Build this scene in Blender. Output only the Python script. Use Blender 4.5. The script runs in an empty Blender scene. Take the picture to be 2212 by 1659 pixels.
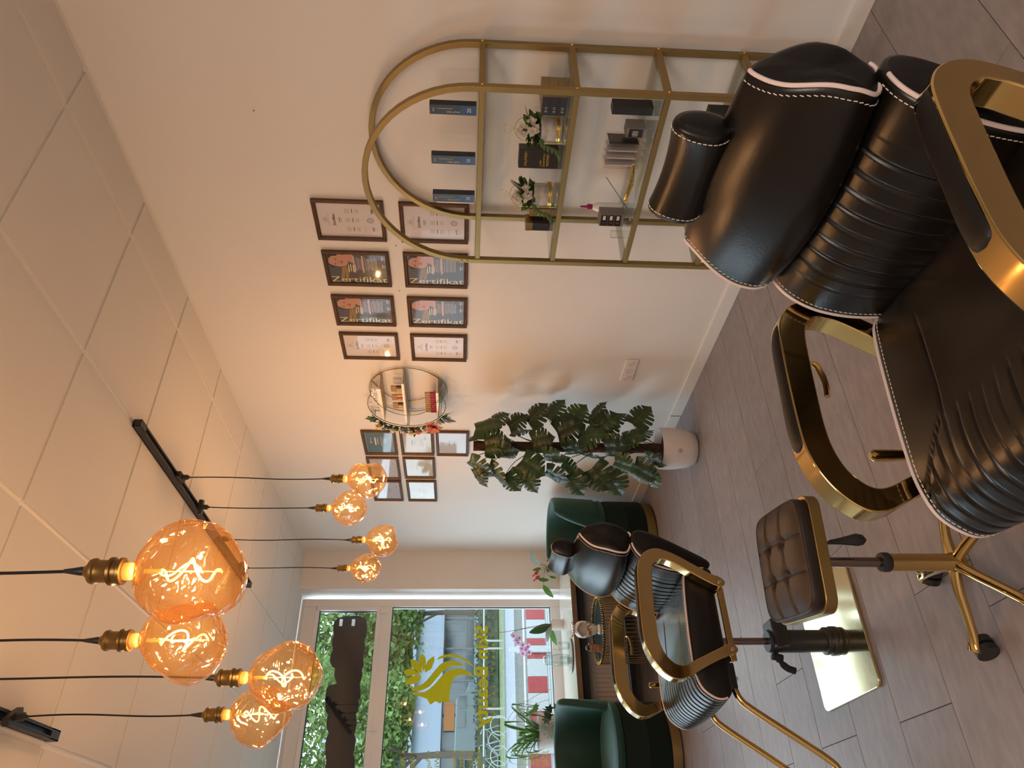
import bpy, math, random
from math import sin, cos, pi, radians as R_, sqrt
from mathutils import Vector, Matrix, noise
random.seed(7)
SC = bpy.context.scene
COL = SC.collection
# ---------------------------------------------------------------- camera, sky, lamps, exposure
H = 2.858                                   # room height
WR, WL, WB, WW = 2.552, -2.3, -1.9, 6.30    # right wall, left wall, back wall, window wall
cd = bpy.data.cameras.new('camera'); cam = bpy.data.objects.new('camera', cd); COL.objects.link(cam)
cd.sensor_fit = 'HORIZONTAL'; cd.sensor_width = 36; cd.lens = 36 * 1549.99 / 2212; cd.clip_start = .03; cd.clip_end = 500
rd = Vector((-0.02024847, -0.06021044, -0.99798031)); rr = Vector((0.81736613, -0.57583236, 0.01815738)); rf = Vector((0.57576263, 0.81534765, -0.0608737))
cam.matrix_world = Matrix(((rd.x, rr.x, -rf.x, 0), (rd.y, rr.y, -rf.y, 0), (rd.z, rr.z, -rf.z, 1.4108), (0, 0, 0, 1)))
SC.camera = cam
w = bpy.data.worlds.new('sky'); SC.world = w; w.use_nodes = True
bg = w.node_tree.nodes['Background']; bg.inputs[0].default_value = (.72, .86, 1.0, 1); bg.inputs[1].default_value = 6.4
def lamp(name, kind, loc, energy, color, rot=(0, 0, 0), size=1, size_y=None, rad=.03, spread=None):
    l = bpy.data.lights.new(name, kind); l.energy = energy; l.color = color
    if kind == 'AREA':
        l.size = size
        if size_y: l.shape = 'RECTANGLE'; l.size_y = size_y
        if spread: l.spread = spread
    elif kind == 'SUN': l.angle = R_(8)
    else: l.shadow_soft_size = rad; l.specular_factor = .35
    o = bpy.data.objects.new(name, l); COL.objects.link(o); o.location = loc; o.rotation_euler = rot
    return o
lamp('sun', 'SUN', (0, 12, 20), 1.2, (1, .96, .88), (R_(38), R_(-25), 0))
po = lamp('window_portal', 'AREA', (0.07, 6.54, 1.66), 1, (1, 1, 1), (R_(-90), 0, 0), 4.2, 2.3); po.data.cycles.is_portal = True
lamp('rear_fill_light', 'AREA', (-.6, -.9, H - .06), 50, (1, .84, .72), (0, 0, 0), 1.2, 1.2)  # unseen area light added behind the camera to fill the room
BULB_W = 8.2
BULB_C = (1.0, .60, .33)
vs = SC.view_settings; vs.view_transform = 'Standard'; vs.look = 'None'; vs.gamma = 1; vs.exposure = 0.12; vs.use_curve_mapping = False
SC.display_settings.display_device = 'sRGB'
cy = SC.cycles
cy.max_bounces = 8; cy.diffuse_bounces = 4; cy.glossy_bounces = 4; cy.transmission_bounces = 6; cy.transparent_max_bounces = 24
cy.sample_clamp_indirect = 4; cy.caustics_reflective = False; cy.caustics_refractive = False; cy.blur_glossy = .3
cy.use_denoising = True
# ---------------------------------------------------------------- materials
def srgb(h):
    c = [int(h[i:i + 2], 16) / 255 for i in (0, 2, 4)]
    return tuple(((x + .055) / 1.055) ** 2.4 if x > .04045 else x / 12.92 for x in c)
def mat(name, col, rough=.5, metal=0, spec=.5, noise_=None, bump=None, emit=None, sheen=0, coat=0, vary=0, alpha=None):
    """noise_=(scale, amount, stretch) tints the base colour; bump=(scale, strength, stretch)"""
    m = bpy.data.materials.new(name); m.use_nodes = True; nt = m.node_tree; N = nt.nodes; L = nt.links
    b = N['Principled BSDF']; col = srgb(col) if isinstance(col, str) else col
    b.inputs['Base Color'].default_value = (*col, 1); b.inputs['Roughness'].default_value = rough
    b.inputs['Metallic'].default_value = metal; b.inputs['Specular IOR Level'].default_value = spec
    if sheen: b.inputs['Sheen Weight'].default_value = sheen; b.inputs['Sheen Tint'].default_value = (.5, .9, .75, 1)
    if coat: b.inputs['Coat Weight'].default_value = coat; b.inputs['Coat Roughness'].default_value = .08
    if emit: b.inputs['Emission Color'].default_value = (*emit[:3], 1); b.inputs['Emission Strength'].default_value = emit[3]
    tc = N.new('ShaderNodeTexCoord')
    def ntex(scale, stretch):
        mp = N.new('ShaderNodeMapping'); mp.inputs['Scale'].default_value = stretch
        t = N.new('ShaderNodeTexNoise'); t.inputs['Scale'].default_value = scale; t.inputs['Detail'].default_value = 5
        L.new(tc.outputs['Object'], mp.inputs[0]); L.new(mp.outputs[0], t.inputs['Vector']); return t
    src = None
    if noise_:
        t = ntex(noise_[0], noise_[2] if len(noise_) > 2 else (1, 1, 1))
        cr = N.new('ShaderNodeValToRGB'); a = noise_[1]
        cr.color_ramp.elements[0].position = .3; cr.color_ramp.elements[1].position = .7
        cr.color_ramp.elements[0].color = (*[max(0, x * (1 - a)) for x in col], 1); cr.color_ramp.elements[1].color = (*[min(1, x * (1 + a)) for x in col], 1)
        L.new(t.outputs[0], cr.inputs[0]); src = cr.outputs[0]
    if vary:
        oi = N.new('ShaderNodeObjectInfo'); hs = N.new('ShaderNodeHueSaturation'); mr = N.new('ShaderNodeMapRange')
        mr.inputs[3].default_value = 1 - vary; mr.inputs[4].default_value = 1 + vary
        L.new(oi.outputs['Random'], mr.inputs[0]); L.new(mr.outputs[0], hs.inputs['Value'])
        if src: L.new(src, hs.inputs['Color'])
        else: hs.inputs['Color'].default_value = (*col, 1)
        src = hs.outputs[0]
    if src: L.new(src, b.inputs['Base Color'])
    if bump:
        t = ntex(bump[0], bump[2] if len(bump) > 2 else (1, 1, 1)); bp = N.new('ShaderNodeBump')
        bp.inputs['Strength'].default_value = bump[1]; bp.inputs['Distance'].default_value = .002
        L.new(t.outputs[0], bp.inputs['Height']); L.new(bp.outputs[0], b.inputs['Normal'])
    return m
def glass(name, tint, gloss_rough=.02, ior=1.5, diffuse=None, bump=None, edge=None):
    """thin clear pane / shell: tinted see-through with Fresnel reflections"""
    m = bpy.data.materials.new(name); m.use_nodes = True; nt = m.node_tree; N = nt.nodes; L = nt.links
    N.remove(N['Principled BSDF']); out = N['Material Output']
    tr = N.new('ShaderNodeBsdfTransparent'); tr.inputs[0].default_value = (*tint, 1)
    gl = N.new('ShaderNodeBsdfGlossy'); gl.inputs['Roughness'].default_value = gloss_rough; gl.inputs[0].default_value = (1, 1, 1, 1)
    lwf = N.new('ShaderNodeLayerWeight'); lwf.inputs[0].default_value = .5; f0 = ((ior - 1) / (ior + 1)) ** 2
    pw = N.new('ShaderNodeMath'); pw.operation = 'POWER'; pw.inputs[1].default_value = 5; L.new(lwf.outputs['Facing'], pw.inputs[0])
    fr = N.new('ShaderNodeMath'); fr.operation = 'MULTIPLY_ADD'; fr.inputs[1].default_value = 1 - f0; fr.inputs[2].default_value = f0; L.new(pw.outputs[0], fr.inputs[0])
    mx = N.new('ShaderNodeMixShader'); L.new(fr.outputs[0], mx.inputs[0]); L.new(tr.outputs[0], mx.inputs[1]); L.new(gl.outputs[0], mx.inputs[2])
    last = mx
    if edge:      # the shell looks denser where it is seen at a grazing angle
        lw = N.new('ShaderNodeLayerWeight'); lw.inputs[0].default_value = .35
        cr = N.new('ShaderNodeMixRGB'); cr.inputs[1].default_value = (*tint, 1); cr.inputs[2].default_value = (*edge, 1)
        L.new(lw.outputs['Facing'], cr.inputs[0]); L.new(cr.outputs[0], tr.inputs[0])
    if diffuse:
        tl = N.new('ShaderNodeBsdfTranslucent'); tl.inputs[0].default_value = (*diffuse[:3], 1)
        m2 = N.new('ShaderNodeMixShader'); m2.inputs[0].default_value = diffuse[3]
        L.new(mx.outputs[0], m2.inputs[1]); L.new(tl.outputs[0], m2.inputs[2]); last = m2
    if bump:
        tc = N.new('ShaderNodeTexCoord'); t = N.new('ShaderNodeTexNoise'); t.inputs['Scale'].default_value = bump[0]; t.inputs['Detail'].default_value = 2
        if len(bump) > 2: t.inputs['Distortion'].default_value = bump[2]
        bp = N.new('ShaderNodeBump'); bp.inputs['Strength'].default_value = bump[1]; bp.inputs['Distance'].default_value = .02
        L.new(tc.outputs['Object'], t.inputs['Vector']); L.new(t.outputs[0], bp.inputs['Height'])
        L.new(bp.outputs[0], lwf.inputs['Normal']); L.new(bp.outputs[0], gl.inputs['Normal'])
    L.new(last.outputs[0], out.inputs[0]); return m
M = {}
M['wall'] = mat('wall_paint', (.80, .77, .73), .75, spec=.25, noise_=(1.5, .02), bump=(60, .15))
M['ceil'] = mat('ceiling_tile', (.74, .72, .69), .9, spec=.1, bump=(140, .25), vary=.012)
M['grid'] = mat('ceiling_grid', (.84, .82, .78), .5)
M['plank'] = mat('vinyl_plank', (.265, .238, .245), .42, spec=.4, noise_=(9, .14, (1.2, 3.5, 1)), bump=(30, .15, (1, 5, 1)), vary=.07)
M['gap'] = mat('floor_joint', (.05, .045, .045), .9)
M['white'] = mat('white_plastic', (.82, .82, .80), .35)
M['base'] = mat('white_trim', (.80, .78, .75), .45)
M['frame_pvc'] = mat('window_pvc', (.84, .84, .84), .35)
M['seal'] = mat('rubber_seal', (.03, .04, .045), .6)
M['pane'] = glass('window_glass', (.95, .98, .97), .01, 1.45)
M['pglass'] = glass('picture_glass', (.98, .98, .98), .05, 1.20)
M['sglass'] = glass('shelf_glass', (.90, .95, .93), .02, 1.4)
M['cglass'] = glass('clear_glass', (.97, .99, .99), .02, 1.5, edge=(.70, .76, .76))
M['acryl'] = glass('clear_acrylic', (.96, .95, .94), .05, 1.4, edge=(.88, .86, .84))
M['amber'] = glass('amber_glass', (1.0, .84, .58), .03, 1.75, diffuse=(1, .48, .12, .010), bump=(13, .9, 1.6), edge=(.80, .42, .13))
M['neck'] = glass('bulb_neck_glass', (1.0, .9, .7), .03, 1.5, diffuse=(1, .5, .15, .02))
M['fil'] = mat('glowing_filament', (1, .7, .3), .5, emit=(1, .47, .10, 9))
M['fil2'] = mat('cap_stem_painted_glow', (1, .55, .2), .5, emit=(1, .40, .08, .5))  # orange tint and faint emission paint the filament's light onto cap and stem
M['bronze'] = mat('antique_bronze', (.30, .19, .07), .35, 1, noise_=(20, .25))
M['black'] = mat('black_metal', (.018, .018, .02), .42)
M['cord'] = mat('black_cloth_cord', (.012, .012, .013), .8)
M['leather'] = mat('black_leather', (.0055, .0040, .0034), .29, spec=.42, bump=(190, .12))
M['leather2'] = mat('brown_black_leather', (.022, .014, .012), .48, spec=.42, bump=(260, .35))
M['sideleather'] = mat('matt_black_leather', (.006, .005, .005), .5, spec=.3, bump=(230, .3))
M['piping'] = mat('blush_piping', (.76, .63, .60), .5)
M['thread'] = mat('white_thread', (.78, .74, .68), .7)
M['gold'] = mat('polished_gold', (.62, .44, .18), .10, 1)
M['goldp'] = mat('mirror_gold_plate', (.86, .80, .50), .09, 1, bump=(2.5, .25))
M['goldb'] = mat('brushed_gold', (.33, .235, .10), .38, 1)
M['chrome'] = mat('chrome', (.75, .75, .76), .12, 1)
M['steel'] = mat('steel_shaft', (.24, .20, .20), .22, 1)
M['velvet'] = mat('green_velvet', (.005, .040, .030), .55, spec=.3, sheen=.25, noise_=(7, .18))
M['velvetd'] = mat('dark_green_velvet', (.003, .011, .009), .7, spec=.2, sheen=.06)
M['shelfgold'] = mat('shelf_gold_paint', (.30, .205, .075), .38, .7, bump=(120, .05))
M['fb'] = mat('frame_brown', (.10, .052, .026), .42, noise_=(30, .3, (1, 1, 6)))
M['paper'] = mat('paper_white', (.76, .70, .70), .7); M['paperc'] = mat('paper_cream', (.52, .48, .37), .7); M['paperb'] = mat('paper_blue_white', (.50, .51, .56), .7)
M['paperd'] = mat('paper_dark', (.075, .065, .065), .6); M['papert'] = mat('paper_slate', (.10, .17, .19), .6)
M['ink'] = mat('grey_ink', (.28, .25, .26), .8); M['inkd'] = mat('dark_ink', (.06, .06, .07), .8)
M['ptan'] = mat('print_cream', (.80, .76, .46), .7); M['pgold'] = mat('print_gold', (.32, .20, .07), .7); M['ppink'] = mat('print_pink', (.60, .42, .38), .7)
M['skin'] = mat('print_skin', (.58, .30, .21), .7); M['skin2'] = mat('print_skin_shade', (.34, .15, .10), .7); M['hair'] = mat('print_hair', (.02, .015, .015), .7)
M['lips'] = mat('print_lips', (.36, .07, .06), .6)
M['oak'] = mat('bleached_oak', (.56, .53, .46), .22, noise_=(7, .10, (2, 16, 1)), coat=.25); M['oakd'] = mat('oak_edge', (.17, .11, .07), .6, noise_=(9, .2, (2, 1, 14)))
M['rad'] = mat('radiator_enamel', (.55, .50, .47), .4); M['dark'] = mat('dark_recess', (.03, .03, .032), .8)
M['leaf'] = mat('monstera_leaf', (.034, .066, .020), .34, noise_=(9, .35), vary=.45); M['vein'] = mat('leaf_vein', (.12, .16, .04), .45); M['leafl'] = mat('light_leaf', (.10, .22, .04), .4, noise_=(12, .3), vary=.2)
M['leafs'] = mat('silver_leaf', (.30, .42, .38), .45, noise_=(14, .3)); M['stem'] = mat('green_stem', (.05, .10, .03), .5)
M['moss'] = mat('brown_moss_pole', (.055, .026, .016), .95, noise_=(40, .5), bump=(50, 1.0)); M['soil'] = mat('potting_soil', (.025, .017, .012), .95, noise_=(60, .5))
M['pot'] = mat('white_pot', (.72, .68, .66), .45); M['potg'] = mat('dark_green_pot', (.03, .07, .05), .5); M['wood'] = mat('raw_wood', (.26, .13, .06), .6, noise_=(14, .4, (1, 1, 4)), bump=(25, .8)); M['woodg'] = mat('gilded_wood', (.42, .27, .12), .45, noise_=(12, .3))
M['petalw'] = mat('white_petal', (.78, .74, .66), .6); M['petalp'] = mat('pink_petal', (.72, .50, .68), .55, noise_=(25, .15)); M['petalo'] = mat('coral_petal', (.60, .19, .12), .6, noise_=(12, .25)); M['petaly'] = mat('cream_petal', (.66, .58, .34), .6); M['petalr'] = mat('red_petal', (.55, .04, .04), .4); M['purple'] = mat('purple_centre', (.35, .02, .16), .5)
M['yellow'] = mat('olive_yellow_vinyl', (.56, .50, .035), .6); M['cloud'] = mat('dark_sign_board', (.014, .012, .014), .8, spec=.15)
M['blue'] = mat('blue_carton', (.015, .05, .16), .35); M['navy'] = mat('dark_carton', (.022, .03, .04), .35); M['cartonk'] = mat('black_carton', (.016, .015, .016), .4); M['cartong'] = mat('gold_carton', (.30, .22, .10), .5); M['cartonw'] = mat('grey_carton', (.22, .19, .18), .5)
M['marble'] = mat('marbled_glass', (.52, .50, .47), .2, noise_=(14, .3, (1, 1, 3)), coat=.4); M['leafgold'] = mat('gold_leaf_metal', (.85, .60, .14), .22, 1, bump=(90, 1.0)); M['magenta'] = mat('magenta_cap', (.32, .01, .09), .4)
M['caramel'] = mat('tan_cap', (.46, .29, .15), .45); M['redliq'] = mat('red_gloss', (.33, .02, .04), .2); M['amberl'] = mat('amber_liquid', (.60, .33, .07), .2)
M['foliage'] = mat('tree_leaves', (0.1535, 0.2438, 0.06771), .6, noise_=(1.2, .35), vary=.2); M['foliaged'] = mat('hedge_leaves', (0.0316, 0.04514, 0.01986), .7, noise_=(3, .4)); M['bark'] = mat('tree_bark', (.05, .04, .03), .9)
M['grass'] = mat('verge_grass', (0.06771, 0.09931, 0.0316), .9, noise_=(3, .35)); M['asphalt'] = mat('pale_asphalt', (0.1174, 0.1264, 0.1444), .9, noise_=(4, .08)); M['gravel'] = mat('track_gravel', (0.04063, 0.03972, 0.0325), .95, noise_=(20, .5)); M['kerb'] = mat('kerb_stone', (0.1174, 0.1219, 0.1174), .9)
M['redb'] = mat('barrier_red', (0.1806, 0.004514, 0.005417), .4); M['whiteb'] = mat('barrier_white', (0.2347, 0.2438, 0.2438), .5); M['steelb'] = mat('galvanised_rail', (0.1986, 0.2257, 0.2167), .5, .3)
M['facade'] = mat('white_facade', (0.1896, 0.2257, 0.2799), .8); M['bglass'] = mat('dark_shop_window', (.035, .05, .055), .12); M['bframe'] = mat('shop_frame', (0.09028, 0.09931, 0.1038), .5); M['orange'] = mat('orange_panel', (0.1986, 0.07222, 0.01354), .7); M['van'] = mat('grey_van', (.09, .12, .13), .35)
def lit_through(m, amount):     # thin material that also lets light through from behind
    nt = M[m].node_tree; N = nt.nodes; L = nt.links; b = N['Principled BSDF']; out = N['Material Output']
    t = N.new('ShaderNodeBsdfTranslucent'); mx = N.new('ShaderNodeMixShader'); mx.inputs[0].default_value = amount; src = b.inputs['Base Color']
    if src.is_linked: L.new(src.links[0].from_socket, t.inputs[0])
    else: t.inputs[0].default_value = src.default_value
    L.new(b.outputs[0], mx.inputs[1]); L.new(t.outputs[0], mx.inputs[2]); L.new(mx.outputs[0], out.inputs[0])
for q, a in (('yellow', .5), ('leafl', .45), ('leaf', .25), ('petalp', .4), ('petalr', .4), ('foliage', .4), ('foliaged', .3), ('petalw', .3)): lit_through(q, a)
# ---------------------------------------------------------------- helpers
def link(o, parent=None, loc=None, rot=None):
    COL.objects.link(o)
    if parent: o.parent = parent
    if loc is not None: o.location = loc
    if rot is not None: o.rotation_euler = rot
    return o
def thing(name, label, cat, loc=(0, 0, 0), rotz=0, group=None):
    o = bpy.data.objects.new(name, None); o.empty_display_size = .1; link(o, None, loc, (0, 0, rotz)); o['label'] = label; o['category'] = cat
    if group: o['group'] = group
    return o
def tag(o, label, cat, group=None):
    o['label'] = label; o['category'] = cat
    if group: o['group'] = group
    return o
def dup(root, loc, rotz=None, label=None, group=None):
    r = root.copy(); COL.objects.link(r); r.location = loc
    if rotz is not None: r.rotation_euler = (0, 0, rotz)
    if label: r['label'] = label
    if group: r['group'] = group
    for ch in list(root.children):
        c = ch.copy(); COL.objects.link(c); c.parent = r
        for g in list(ch.children):
            d = g.copy(); COL.objects.link(d); d.parent = c
    return r
def cat_rom(pts, n=6, closed=False):
    pts = [Vector(p) for p in pts]; out = []; N = len(pts)
    for i in range(N if closed else N - 1):
        p0 = pts[(i - 1) % N] if (closed or i > 0) else pts[0]; p1 = pts[i]; p2 = pts[(i + 1) % N]; p3 = pts[(i + 2) % N] if (closed or i + 2 < N) else pts[-1]
        for k in range(n):
            t = k / n
            out.append(.5 * ((2 * p1) + (p2 - p0) * t + (2 * p0 - 5 * p1 + 4 * p2 - p3) * t * t + (3 * p1 - p0 - 3 * p2 + p3) * t ** 3))
    if not closed: out.append(pts[-1])
    return out
class G:
    def __init__(s): s.v = []; s.f = []; s.m = []
    def add(s, vs_, fs, m=0):
        o = len(s.v); s.v += [tuple(v) for v in vs_]; s.f += [tuple(i + o for i in f) for f in fs]; s.m += [m] * len(fs); return s
    def box(s, c, d, m=0, rot=None):
        vs_ = [Vector(((i & 1) - .5, ((i >> 1) & 1) - .5, ((i >> 2) & 1) - .5)) for i in range(8)]
        vs_ = [Vector((v.x * d[0], v.y * d[1], v.z * d[2])) for v in vs_]
        if rot is not None: vs_ = [rot @ v for v in vs_]
        return s.add([v + Vector(c) for v in vs_], [(0, 2, 3, 1), (4, 5, 7, 6), (0, 1, 5, 4), (2, 6, 7, 3), (0, 4, 6, 2), (1, 3, 7, 5)], m)
    def tube(s, pts, r, n=8, m=0, closed=False, caps=True):
        pts = [Vector(p) for p in pts]; N = len(pts); rs = r if isinstance(r, (list, tuple)) else [r] * N
        T = [((pts[(i + 1) % N] if closed or i < N - 1 else pts[i]) - (pts[i - 1] if closed or i > 0 else pts[i])).normalized() for i in range(N)]
        a = Vector((0, 0, 1)) if abs(T[0].z) < .9 else Vector((1, 0, 0)); u = T[0].cross(a).normalized(); vs_ = []
        for i in range(N):
            u = (u - T[i] * u.dot(T[i])).normalized(); b = T[i].cross(u)
            for k in range(n):
                an = 2 * pi * k / n; vs_.append(pts[i] + (u * cos(an) + b * sin(an)) * rs[i])
        fs = []
        for i in range(N if closed else N - 1):
            j = (i + 1) % N
            for k in range(n): fs.append((i * n + k, i * n + (k + 1) % n, j * n + (k + 1) % n, j * n + k))
        if caps and not closed: fs += [tuple(range(n - 1, -1, -1)), tuple(range((N - 1) * n, N * n))]
        return s.add(vs_, fs, m)
    def lathe(s, prof, n=24, c=(0, 0, 0), m=0, cap=True):
        vs_ = []; c = Vector(c)
        for r, z in prof:
            for k in range(n): vs_.append(c + Vector((r * cos(2 * pi * k / n), r * sin(2 * pi * k / n), z)))
        fs = [(i * n + k, i * n + (k + 1) % n, (i + 1) * n + (k + 1) % n, (i + 1) * n + k) for i in range(len(prof) - 1) for k in range(n)]
        if cap:
            if prof[0][0] > 1e-5: fs.append(tuple(range(n - 1, -1, -1)))
            if prof[-1][0] > 1e-5: fs.append(tuple(range((len(prof) - 1) * n, len(prof) * n)))
        return s.add(vs_, fs, m)
    def prism(s, poly, fn, m=0):
        """poly of 2-D points, fn(p, k) -> 3-D for the two faces k=0,1"""
        n = len(poly); vs_ = [fn(p, 0) for p in poly] + [fn(p, 1) for p in poly]
        fs = [tuple(range(n - 1, -1, -1)), tuple(range(n, 2 * n))] + [(i, (i + 1) % n, n + (i + 1) % n, n + i) for i in range(n)]
        return s.add(vs_, fs, m)
    def ball(s, c, r, m=0, n=10, sc=(1, 1, 1)):
        c = Vector(c); k = n // 2; prof = [(sin(pi * i / k), -cos(pi * i / k)) for i in range(k + 1)]
        vs_ = [c + Vector((r * sc[0] * a * cos(2 * pi * j / n), r * sc[1] * a * sin(2 * pi * j / n), r * sc[2] * b)) for a, b in prof for j in range(n)]
        fs = [(i * n + j, i * n + (j + 1) % n, (i + 1) * n + (j + 1) % n, (i + 1) * n + j) for i in range(k) for j in range(n)]
        return s.add(vs_, fs, m)
    def build(s, name, mats, parent=None, smooth=40, bevel=0, loc=None, rot=None, seg=2, fix=True):
        me = bpy.data.meshes.new(name); me.from_pydata(s.v, [], s.f); me.validate(clean_customdata=False)
        for q in (mats if isinstance(mats, (list, tuple)) else [mats]): me.materials.append(M[q] if isinstance(q, str) else q)
        if len(me.polygons) == len(s.m): me.polygons.foreach_set('material_index', s.m)
        if fix:
            import bmesh
            b = bmesh.new(); b.from_mesh(me); bmesh.ops.recalc_face_normals(b, faces=b.faces[:]); b.to_mesh(me); b.free()
        if smooth: me.shade_smooth(); me.set_sharp_from_angle(angle=R_(smooth))
        o = link(bpy.data.objects.new(name, me), parent, loc, rot)
        if bevel:
            md = o.modifiers.new('bevel', 'BEVEL'); md.width = bevel; md.segments = seg; md.limit_method = 'ANGLE'; md.angle_limit = R_(35)
        return o
def box(name, c, d, m, parent=None, bevel=0, rot=None, kind=None):
    o = G().box((0, 0, 0), d).build(name, m, parent, 40 if bevel else 0, bevel, c, rot)
    if kind: o['kind'] = kind
    return o
_T = {}
def text(body, size, m, parent, loc, rot, name='lettering', depth=.0006, align='LEFT', xs=1, bold=0):
    key = (body, size, depth, align, m, bold)
    if key not in _T:
        cu = bpy.data.curves.new('lettering', 'FONT'); cu.body = body; cu.size = size; cu.extrude = depth; cu.offset = bold; cu.align_x = align; cu.resolution_u = 3
        t = bpy.data.objects.new('t', cu); COL.objects.link(t); dg = bpy.context.evaluated_depsgraph_get(); me = bpy.data.meshes.new_from_object(t.evaluated_get(dg))
        bpy.data.objects.remove(t); me.name = 'lettering'; me.materials.clear(); me.materials.append(M[m]); _T[key] = me
    o = bpy.data.objects.new(name, _T[key]); link(o, parent, loc, rot); o.scale = (xs, 1, 1); return o
def basis(x, y):   # rotation from the wished local x and y axes
    x = Vector(x).normalized(); z = x.cross(Vector(y)).normalized(); y = z.cross(x)
    return Matrix((x, y, z)).transposed().to_euler()
# ---------------------------------------------------------------- the room
def struct(o): o['kind'] = 'structure'; return o
struct(box('wall_right', (WR + .06, (WB + WW) / 2, H / 2), (.12, WW - WB + .6, H + .3), 'wall'))
struct(box('wall_left', (WL - .06, (WB + WW) / 2, H / 2), (.12, WW - WB + .6, H + .3), 'wall'))
struct(box('wall_back', ((WL + WR) / 2, WB - .06, H / 2), (WR - WL, .12, H + .3), 'wall'))
g = G(); g.box(((2.20 + WR) / 2, WW + .14, H / 2), (WR - 2.20, .28, H + .3)); g.box(((WL - 2.05) / 2, WW + .14, H / 2), (-2.05 - WL, .28, H + .3))
g.box((.075, WW + .14, .27), (4.25, .28, .54)); g.box((.075, WW + .14, H + .10), (4.25, .28, .15))
struct(g.build('wall_window', 'wall', smooth=0))
# floor planks: 1.22 x 0.30 m, laid along x
fl = struct(box('floor', ((WL + WR) / 2, (WB + WW) / 2, -.030), (WR - WL, WW - WB, .05), 'gap'))
fl_o = Vector(fl.location); cache = {}
def piece(cachekey, d, m, bevel=0, name='plank'):
    if cachekey not in cache:
        g = G()
        if bevel:
            x, y, z, b = d[0] / 2, d[1] / 2, d[2] / 2, bevel
            g.add([(-x, -y, -z), (x, -y, -z), (x, y, -z), (-x, y, -z), (-x, -y, z - b), (x, -y, z - b), (x, y, z - b), (-x, y, z - b), (-x + b, -y + b, z), (x - b, -y + b, z), (x - b, y - b, z), (-x + b, y - b, z)],
                  [(0, 3, 2, 1), (0, 1, 5, 4), (1, 2, 6, 5), (2, 3, 7, 6), (3, 0, 4, 7), (4, 5, 9, 8), (5, 6, 10, 9), (6, 7, 11, 10), (7, 4, 8, 11), (8, 9, 10, 11)])
        else: g.box((0, 0, 0), d)
        o = g.build(name, m, smooth=0); cache[cachekey] = o.data; bpy.data.objects.remove(o)
    return cache[cachekey]
rows = []; y = 2.144 - .3 * 14
k = 0
while y < WW:
    y1 = min(y + .3, WW); ya = max(y, WB)
    if y1 > WB + .01: rows.append((ya, y1, k))
    y += .3; k += 1
for ya, y1, k in rows:
    off = {0: .415, 1: 1.03, 2: .427, 3: .73}.get((k - 14) % 4, .4) + (.17 if k < 13 else 0)
    x = off - 1.215 * 5
    while x < WR:
        xa, xb = max(x, WL), min(x + 1.215, WR); x += 1.215
        if xb - xa < .02: continue
        d = (round(xb - xa - .0022, 4), round(y1 - ya - .0022, 4), .006)
        o = bpy.data.objects.new('plank', piece(('p', d), d, 'plank', .0008)); link(o, fl, Vector(((xa + xb) / 2, (ya + y1) / 2, -.003)) - fl_o)
# suspended ceiling
ce = struct(box('ceiling', ((WL + WR) / 2, (WB + WW) / 2, H + .045), (WR - WL, WW - WB + .6, .04), 'ceil')); ce_o = Vector(ce.location)
T = .625; xs = [2.317 - T * i for i in range(-1, 9)]; ys = [1.602 + T * i for i in range(-7, 9)]
for i in range(len(xs) - 1):
    for j in range(len(ys) - 1):
        xa, xb = max(xs[i + 1], WL), min(xs[i], WR - .012); ya, yb = max(ys[j], WB), min(ys[j + 1], WW + .14)
        if xb - xa < .05 or yb - ya < .05: continue
        d = (round(xb - xa - .020, 4), round(yb - ya - .020, 4), .016)
        o = bpy.data.objects.new('panel', piece(('c', d), d, 'ceil', 0, 'panel')); link(o, ce, Vector(((xa + xb) / 2, (ya + yb) / 2, H + .008 + .0005)) - ce_o)
g = G()
for x in xs[1:]: g.box((x, (WB + WW) / 2, H + .013), (.020, WW - WB + .3, .012))
for y in ys: g.box(((WL + WR) / 2, y, H + .0127), (WR - WL, .020, .012))
g.box((WR - .011, (WB + WW) / 2, H + .006), (.020, WW - WB, .012))
o = g.build('grid_rail', 'grid', ce, 0, loc=-ce_o)
struct(box('baseboard_right', (WR - .006, (WB + WW) / 2, .036), (.012, WW - WB, .072), 'base', None, .002))
struct(box('baseboard_left', (WL + .006, (WB + WW) / 2, .036), (.012, WW - WB, .072), 'base', None, .002))
box('joint', (WR - .0125, 3.93, .036), (.002, .004, .07), 'dark', None).name = 'trim_1'; bpy.data.objects['trim_1']['kind'] = 'structure'
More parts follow.
